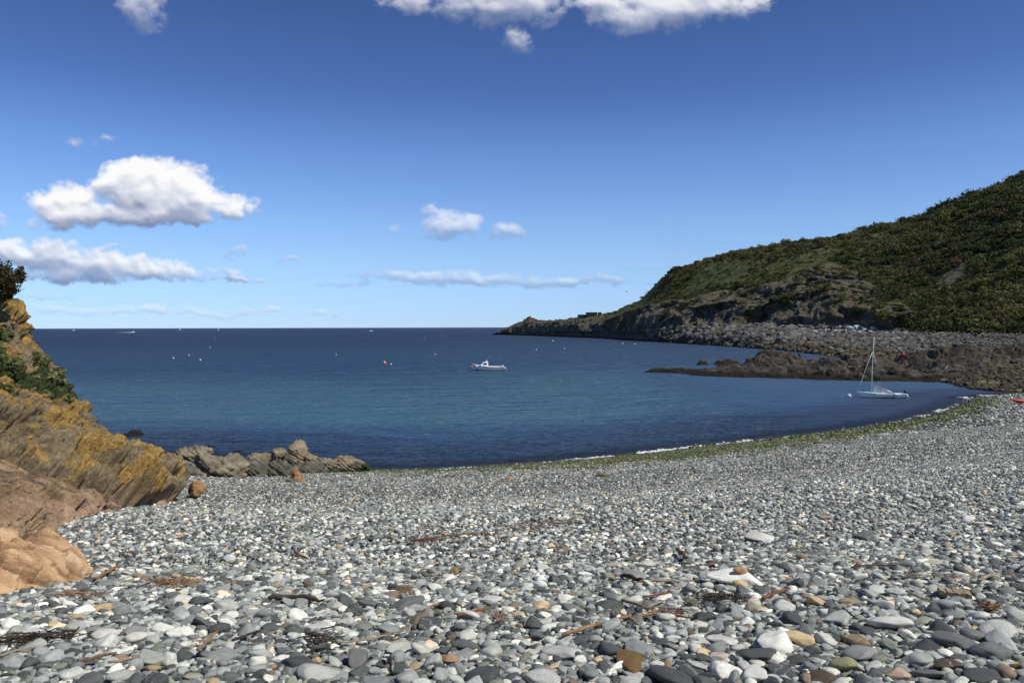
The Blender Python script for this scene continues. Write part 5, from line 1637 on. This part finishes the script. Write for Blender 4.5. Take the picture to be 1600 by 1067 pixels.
# --- white motor boat at its mooring
c = on_sea(763, 578)
boat = empty('motor_boat', (c.x, c.y, 0), 'white cabin motor boat with black outboard, moored in the bay', 'motor boat', rz=R(180 + 8))
L, B = 4.75, 1.9
hull = add('hull', hull_mesh('motor_hull', L, B, .52, .42, .22, transom=.88, flare=.93), M_GEL, boat)
hull.location.z = .02; 
strip_along(L, B, .52, .42, .02, .032, .0, .88, 2.2).build('rubbing_strake', M_GEL, boat).location.z = .02
strip_along(L, B, .52, .42, .15, .026, .0, .88, 2.2).build('tan_stripe', M_TANW, boat).location.z = .02
ud = MB()
ud.tube([(-1.2, 0, -.10), (0, 0, -.05), (1.0, 0, .0), (1.7, 0, .08), (2.1, 0, .22)], [.55, .72, .56, .30, .06], 14)
o = ud.build('dark_bottom', M_HULLDK, boat); o.scale = (1, 1, .30); o.location.z = .05
fd = MB(); fd.box((1.45, 0, .70), (.62, .46, .055), 0, .8); fd.build('foredeck', M_GEL, boat, False)
cab = MB()
prof = [(1.30, .70), (1.05, .98), (.86, 1.22), (.10, 1.28), (.06, 1.22), (.10, .55), (1.30, .55)]
k = len(prof)
v = [(x, s * (.60 if z < .8 else .50), z) for s in (-1, 1) for x, z in prof]
cab.put(v, [(i, (i + 1) % k, k + (i + 1) % k, k + i) for i in range(k)])
cab.f3.append(np.array([(0, i + 1, i) for i in range(1, k - 1)], np.int32)); cab.f3.append(np.array([(k, k + i, k + i + 1) for i in range(1, k - 1)], np.int32))
cabin = cab.build('cabin', M_GEL, boat, False)
for s in (-1, 1):
    w = MB(); w.put([(.98, s * .575, .84), (.30, s * .590, .84), (.28, s * .535, 1.13), (.84, s * .535, 1.13), (.98, s * .56, .84), (.30, s * .575, .84), (.28, s * .52, 1.13), (.84, s * .52, 1.13)],
          [(0, 1, 2, 3), (7, 6, 5, 4), (0, 4, 5, 1), (1, 5, 6, 2), (2, 6, 7, 3), (3, 7, 4, 0)])
    w.build('side_window', M_GLASS, cabin, False)
w = MB(); w.box((1.03, 0, 1.02), (.012, .40, .12)); w = w.build('windscreen', M_GLASS, cabin, False); 
ro = MB(); ro.box((.30, 0, 1.36), (.12, .36, .09), 0, .8); ro.box((.24, 0, 1.48), (.05, .05, .08)); ro.build('roof_locker', M_GEL, cabin, False)
an = MB(); an.tube([(.34, .2, 1.30), (.12, .2, 1.8), (-.10, .2, 2.25)], [.014, .010, .006], 6); an.build('antenna', M_GEL, cabin)
tp = MB(); tp.box((-2.28, .45, .66), (.08, .22, .13)); tp.box((-2.28, -.45, .66), (.08, .22, .13)); tp.build('transom_post', M_GEL, boat, False)
outboard(boat, -2.42, .42, 1.25, R(-38))
c = on_sea(736, 575)
def buoy(px, py, r, material, label, name='mooring_buoy', group='mooring buoys in the bay', cat='buoy', ring=True):
    c = on_sea(px, py + r * .2)
    if material is M_BUOYW: r *= .7
    b = MB(); b.ball((0, 0, r * .45), (r, r, r * .95), 16, 10); b.tube([(0, 0, r * 1.2), (0, 0, r * 1.65)], [r * .16, r * .12], 8)
    o = b.build(name, material, None, True, label=label, cat=cat, group=group)
    o.location = (c.x, c.y, 0)
    return o
M_BUOYW = plain('buoy_white', (.78, .77, .74), .4)
M_BUOYR = plain('buoy_red', (.62, .10, .06), .45)
buoy(737, 574.5, .23, M_BUOYR, 'small red buoy at the bow of the motor boat', group=None)
b_ = buoy(601, 569, .33, M_BUOYR, 'biggest orange red buoy, alone in the bay left of the motor boat', group=None)
mb = MB(); mb.ball((0, 0, .36), (.24, .24, .24), 12, 8); mb.build('pale_cap', plain('buoy_pink', (.75, .42, .34), .5), b_)
WB = [(611, 569.5, .22, 'small white buoy right beside the orange red one'), (271, 560, .26, 'white buoy near the crag, left of two others'),
      (295, 555.5, .22, 'tiny white buoy behind the two near the crag'), (313, 563, .26, 'white buoy nearest of the group seaward of the crag'),
      (328, 543, .28, 'white speck of a buoy beyond the crag group'), (335, 529, .34, 'distant white buoy just under the horizon at left'),
      (525, 554, .22, 'faint white buoy alone in the centre left water'), (680, 554, .26, 'white buoy above and left of the motor boat'),
      (665, 528.5, .4, 'distant white buoy in the middle of the horizon water'), (691, 524, .45, 'faintest white buoy close to the horizon'),
      (864, 533, .5, 'white buoy off the rocky point'), (882, 545, .32, 'white buoy in front of the rocky point'),
      (838, 547, .28, 'white buoy left of those in front of the rocky point'), (973, 537, .38, 'white buoy close under the headland cliffs, left one'),
      (992, 538, .38, 'white buoy close under the headland cliffs, right one'), (1327, 620, .30, 'white mooring buoy under the bow rope of the sailing dinghy')]
for px, py, r, t in WB: buoy(px, py, r, M_BUOYW, t)

# --- sailing dinghy
c = on_sea(1376, 621.5)
dn = empty('sailing_dinghy', (c.x, c.y, 0), 'white sailing dinghy with bare mast and lowered sail near the shore', 'sailing dinghy', rz=R(180 - 6))
L, B = 4.35, 1.55
hl = add('hull', hull_mesh('dinghy_hull', L, B, .34, .20, .10, transom=.8, entry=1.9), M_GEL, dn); hl.location.z = .04
strip_along(L, B, .34, .20, -.005, .035, 0, .8, 1.9).build('gunwale', M_AQUA, dn).location.z = .04
dk = MB(); pts = []
dk.put([(.35, -.62, .38), (.35, .62, .38), (1.2, .46, .44), (2.02, .05, .56), (2.02, -.05, .56), (1.2, -.46, .44), (.35, -.62, .34), (.35, .62, .34), (1.2, .46, .40), (2.02, .05, .52), (2.02, -.05, .52), (1.2, -.46, .40)],
       [(0, 1, 2, 5), (5, 2, 3, 4), (6, 11, 8, 7), (11, 10, 9, 8), (0, 6, 7, 1)]); dk.build('foredeck', M_AQUA, dn, False)
ms = MB(); ms.tube([(.82, 0, .36), (.80, 0, 2.4), (.72, 0, 4.2), (.62, 0, 5.85)], [.042, .04, .034, .022], 10); mast = ms.build('mast', M_SAIL, dn)
st = MB(); st.tube([(2.1, 0, .62), (1.75, 0, 1.6), (1.30, 0, 3.0), (.78, 0, 4.35)], .022, 6); st.build('furled_jib', M_SAIL, dn)
st = MB()
for e in ((-.2, .62, .42), (-.2, -.62, .42)): st.tube([e, (.70, 0, 4.4)], .006, 5)
st.build('stay', M_ALU, dn)
# boom dropped over the quarter with the sail hung along it
bm_ = MB(); bm_.tube([(.74, .05, 1.38), (-.4, .45, .78), (-1.55, .95, .12)], .032, 8); bm_.build('boom', M_ALU, dn)
def sail():
    n, k = 26, 12
    a, b = np.array((.74, .05, 1.36)), np.array((-1.52, .94, .16))
    V = []
    for i in range(n + 1):
        t = i / n
        p = a + (b - a) * t
        drop = (.95 * (1 - t) ** .8 + .10)
        for j in range(k + 1):
            s = j / k
            x = p + np.array((.10 * s * (1 - t) - .18 * s, .07 * math.sin(t * 21 + s * 3) * s + .05, -drop * s))
            x[2] = max(x[2], .46 if x[1] < .65 and i < n * .7 else .10)
            V.append(x)
    V = np.array(V); V2 = V + (0, .015, .004)
    f = grid_faces(n + 1, k + 1)
    return mesh_np('lowered_sail', np.concatenate([V, V2]), np.concatenate([f, f[:, ::-1] + len(V)]))
add('lowered_sail', sail(), M_SAIL, dn)
tl = MB(); tl.box((-2.16, 0, .30), (.03, .55, .14)); tl.box((-.9, 0, .36), (.14, .62, .02)); tl.build('thwart', M_ALU, dn, False)
outboard(dn, -2.24, .34, 1.05, R(-30))
p0 = dn.matrix_basis @ Vector((2.12, 0, .6))
p1 = on_sea(1310, 618, .02)
rp = MB(); q_ = [np.array(p0[:]) * (1 - t) + np.array(p1[:]) * t - np.array((0, 0, .22 * math.sin(t * math.pi))) for t in np.linspace(0, 1, 9)]
rp.tube(q_, .03, 6).build('mooring_rope', M_ROPE, None, True, label='pale mooring rope from the dinghy bow down into the water', cat='rope')

# --- kayak on the shingle at the right
p = beach_at(1577, 632)
ky = empty('kayak', (p.x + 1.95, p.y, p.z + .1), 'red and orange kayak lying on the shingle at the right edge', 'kayak', rz=R(2))
def kayak_half(x0, x1, mat_, nm):
    n, k = 24, 18; V = []
    for i in range(n + 1):
        x = x0 + (x1 - x0) * i / n; t = x / 1.95
        w = .36 * max(1 - abs(t) ** 2.3, .001) ** .9 + .012; h = .15 * max(1 - abs(t) ** 3, 0) ** .6 + .015
        rk = .16 * abs(t) ** 3
        for j in range(k):
            a = j / k * 2 * math.pi
            V.append((x, w * math.cos(a), .15 + rk + h * math.copysign(abs(math.sin(a)) ** .7, math.sin(a))))
    f = [(i * k + j, i * k + (j + 1) % k, (i + 1) * k + (j + 1) % k, (i + 1) * k + j) for i in range(n) for j in range(k)]
    return add(nm, mesh_np(nm, V, np.array(f)[:, ::-1]), mat_, ky)
kayak_half(-1.95, -.95, M_RED, 'bow'); kayak_half(-.95, .95, M_ORANGE, 'middle_hull'); kayak_half(.95, 1.95, M_RED, 'stern')
ck = MB(); ck.tube([(.52 * math.cos(a) - .25, .25 * math.sin(a), .315) for a in np.linspace(0, 2 * math.pi, 25)], .028, 8); ck.box((-.25, 0, .295), (.44, .2, .012)); ck.build('cockpit_rim', M_BLACK, ky)
se = MB(); se.box((.05, 0, .40), (.05, .17, .14), 0, .85); se.box((-.15, 0, .315), (.2, .17, .015)); se.build('seat', M_BLACK, ky, False)

# --- far boats
def far_boat(px, d, L, label, sail_h=0, name='distant_boat', cat='boat', rz=0.0):
    c = at_depth(px, 511, d)
    t = empty(name, (c.x, c.y, 0), label, cat, 'boats far out on the sea', rz)
    add('hull', hull_mesh('far_hull', L, L * .3, L * .13, L * .07, L * .05, 14), M_GEL, t)
    cb = MB(); cb.box((0, 0, L * .19), (L * .16, L * .10, L * .08), 0, .85); cb.build('cabin', M_GEL, t, False)
    if sail_h:
        s = MB(); s.tube([(0, 0, .3), (0, 0, sail_h)], [.09, .05], 6); s.build('mast', M_ALU, t)
        s = MB(); s.put([(-.15, -.04, sail_h * .14), (-L * .42, .25, sail_h * .16), (-.12, 0, sail_h * .96), (-.15, .04, sail_h * .14), (-L * .42, .33, sail_h * .16), (-.12, .06, sail_h * .96)],
              [(0, 1, 2), (5, 4, 3), (0, 3, 4), (0, 4, 1), (1, 4, 5), (1, 5, 2), (2, 5, 3), (2, 3, 0)]); s.build('sail', M_SAIL, t, False)
    return t
far_boat(281, 2900, 9, 'tiny white sailing yacht on the horizon at left', 12)
far_boat(341, 3000, 9, 'white speck of a boat on the horizon, right of the yacht', rz=.4)
far_boat(115, 2600, 9, 'white speck of a boat on the horizon close to the crag', rz=.2)
far_boat(580, 1500, 6, 'small white boat under the horizon in mid sea', rz=.3)
far_boat(208, 1280, 6.5, 'white speedboat pulling a long wake at left', rz=0.05, cat='speedboat', name='speedboat')
wk = MB(); r = np.random.default_rng(3)
cw = at_depth(208, 511, 1280)
for i in range(110):
    t = r.random()
    wk.ball((cw.x - 2 - 24 * t, cw.y + r.normal(0, 1 + 3 * t), .1), (r.uniform(.5, 1.3), r.uniform(.5, 1.2), r.uniform(.15, .55) * (1.1 - t)), 7, 5)
wk.build('speedboat_wake', bpy.data.materials['sea_foam'], None, True, kind='stuff')
bd = at_depth(979, 456, 170)
gb = MB(); gb.tube([(-.22, 0, 0), (0, 0, .02), (.24, 0, .0)], [.015, .06, .02], 8)
gb.tube([(0, 0, .03), (.04, .32, .14), (-.06, .68, .05)], [.05, .04, .01], 6); gb.tube([(0, 0, .03), (.04, -.32, .14), (-.06, -.68, .05)], [.05, .04, .01], 6)
gb.build('sea_bird', plain('dark_feather', (.05, .05, .05), .8), None, True, label='small dark bird gliding over the point', cat='bird').location = bd

# ------------------------------------------------------------------ red float, people and building
REEF_BVH = [bvh_of(o) for o in REEFS]
def reef_hit(px, py):
    best = None
    for b in REEF_BVH:
        p, n = hit(b, px, py)
        if p is not None and (best is None or p.y < best.y): best = p
    return best
p = reef_hit(1411, 556) or at_depth(1411, 556, 122)
rb = MB(); rb.ball((0, 0, .2), (.26, .26, .26), 14, 9); rb.tube([(0, 0, .42), (0, 0, .54)], .05, 8)
rb.build('stranded_float', M_RED, None, True, label='red float stranded on the dark rocks behind the dinghy mast', cat='float').location = p
def person(px, py, h_px, shirt, trousers, label, seed):
    """someone bending down among the rocks: one skinned body, shirt, hair"""
    p = reef_hit(px, py + 4)
    if p is None: p = at_depth(px, py + 4, 112)
    pts = [(0, 0, .50), (.02, 0, .68), (.12, 0, .86), (.20, 0, 1.02), (.25, 0, 1.10), (.30, 0, 1.20), (.32, 0, 1.28),
           (.03, .10, .48), (.22, .13, .42), (.08, .14, .07), (.22, .15, .03), (.03, -.10, .48), (.20, -.14, .44), (.05, -.14, .08), (.19, -.15, .03),
           (.18, .19, .98), (.30, .25, .74), (.46, .19, .60), (.52, .17, .56), (.18, -.19, .98), (.32, -.24, .76), (.45, -.20, .56), (.50, -.19, .50)]
    rad = [.14, .135, .15, .13, .055, .10, .085, .10, .075, .05, .035, .10, .075, .05, .035, .06, .042, .034, .03, .06, .042, .034, .03]
    ed = [(0, 1), (1, 2), (2, 3), (3, 4), (4, 5), (5, 6), (0, 7), (7, 8), (8, 9), (9, 10), (0, 11), (11, 12), (12, 13), (13, 14), (3, 15), (15, 16), (16, 17), (17, 18), (3, 19), (19, 20), (20, 21), (21, 22)]
    # body grown as one tube network, joined round each joint
    mb = MB()
    for a, b in ed:
        A, B_ = np.array(pts[a]), np.array(pts[b])
        mb.tube([A, A * .66 + B_ * .34, A * .34 + B_ * .66, B_], np.linspace(rad[a], rad[b], 4), 10)
    for q0, r0 in zip(pts, rad): mb.ball(q0, (r0, r0, r0), 10, 7)
    s = h_px * p.y / F / 1.30
    me = mb.mesh('person')
    o = add('person', me, plain('skin', (.42, .26, .19), .6), None, label, 'person', 'people among the rocks')
    md = o.modifiers.new('join', 'REMESH'); md.mode = 'VOXEL'; md.voxel_size = .022; md.use_smooth_shade = True
    o.location = p; o.scale = (s, s, s); o.rotation_euler[2] = R(200 if seed else -20)
    sh = MB()
    for a, b in ((0, 1), (1, 2), (2, 3), (3, 15), (15, 16), (3, 19), (19, 20)):
        A, B_ = np.array(pts[a]), np.array(pts[b]); sh.tube([A, (A + B_) / 2, B_], [rad[a] + .02, (rad[a] + rad[b]) / 2 + .022, rad[b] + .02], 10)
    so = sh.build('shirt', shirt, o); md = so.modifiers.new('join', 'REMESH'); md.mode = 'VOXEL'; md.voxel_size = .025; md.use_smooth_shade = True
    tr = MB()
    for a, b in ((0, 7), (7, 8), (8, 9), (0, 11), (11, 12), (12, 13)):
        A, B_ = np.array(pts[a]), np.array(pts[b]); tr.tube([A, (A + B_) / 2, B_], [rad[a] + .015, (rad[a] + rad[b]) / 2 + .015, rad[b] + .015], 10)
    to = tr.build('trousers', trousers, o); md = to.modifiers.new('join', 'REMESH'); md.mode = 'VOXEL'; md.voxel_size = .025
    hr = MB(); hr.ball((.29, 0, 1.255), (.105, .10, .08), 12, 8); hr.build('hair', M_BARK, o)
person(1477, 577, 9.5, M_SAIL, plain('beige_cloth', (.55, .48, .38), .9), 'person in a white top bending among the dark rocks', 0)
person(1533, 572, 9.5, plain('blue_cloth', (.22, .27, .38), .9), plain('navy_cloth', (.04, .05, .08), .9), 'person in blue grey clothes standing by the big dark slope', 1)

d = 556.0
pl = at_depth(903, 495, d); pr = at_depth(941, 495, d)
bw = pr.x - pl.x
bz = pl.z - 1.2
M_DARKST = rock_mat('dark_stone_wall', [(.3, (.015, .016, .018)), (.6, (.04, .042, .045)), (.8, (.07, .07, .072))], None, None, .8, .05)
bd_ = empty('lookout_building', ((pl.x + pr.x) / 2, d, bz), 'low dark flat roofed building on the neck of the headland', 'building')
w = MB(); w.box((.06 * bw, 0, 2.1), (bw * .22, 3, 1.9)); main = w.build('main_wall', M_DARKST, bd_, False)
w = MB(); w.box((.06 * bw, 0, 4.12), (bw * .235, 3.3, .14)); w.build('flat_roof', M_BLACK, bd_, False)
w = MB(); w.box((-.33 * bw, .3, 1.45), (bw * .165, 2.4, 1.1)); w.build('low_wing', M_DARKST, bd_, False)
w = MB(); w.box((-.33 * bw, .3, 2.63), (bw * .175, 2.6, .10)); w.build('wing_roof', M_BLACK, bd_, False)
w = MB(); w.box((.40 * bw, 0, 2.0), (bw * .07, 2.2, 2.0)); w.build('end_tower', M_DARKST, bd_, False)
w = MB(); w.box((.40 * bw, 0, 4.12), (bw * .078, 2.4, .12)); w.build('tower_roof', M_BLACK, bd_, False)
for i in range(3):
    w = MB(); w.box((-.08 * bw + i * .12 * bw, -3.02, 2.6), (.55, .04, .45)); w.build('window', M_GLASS, main, False)
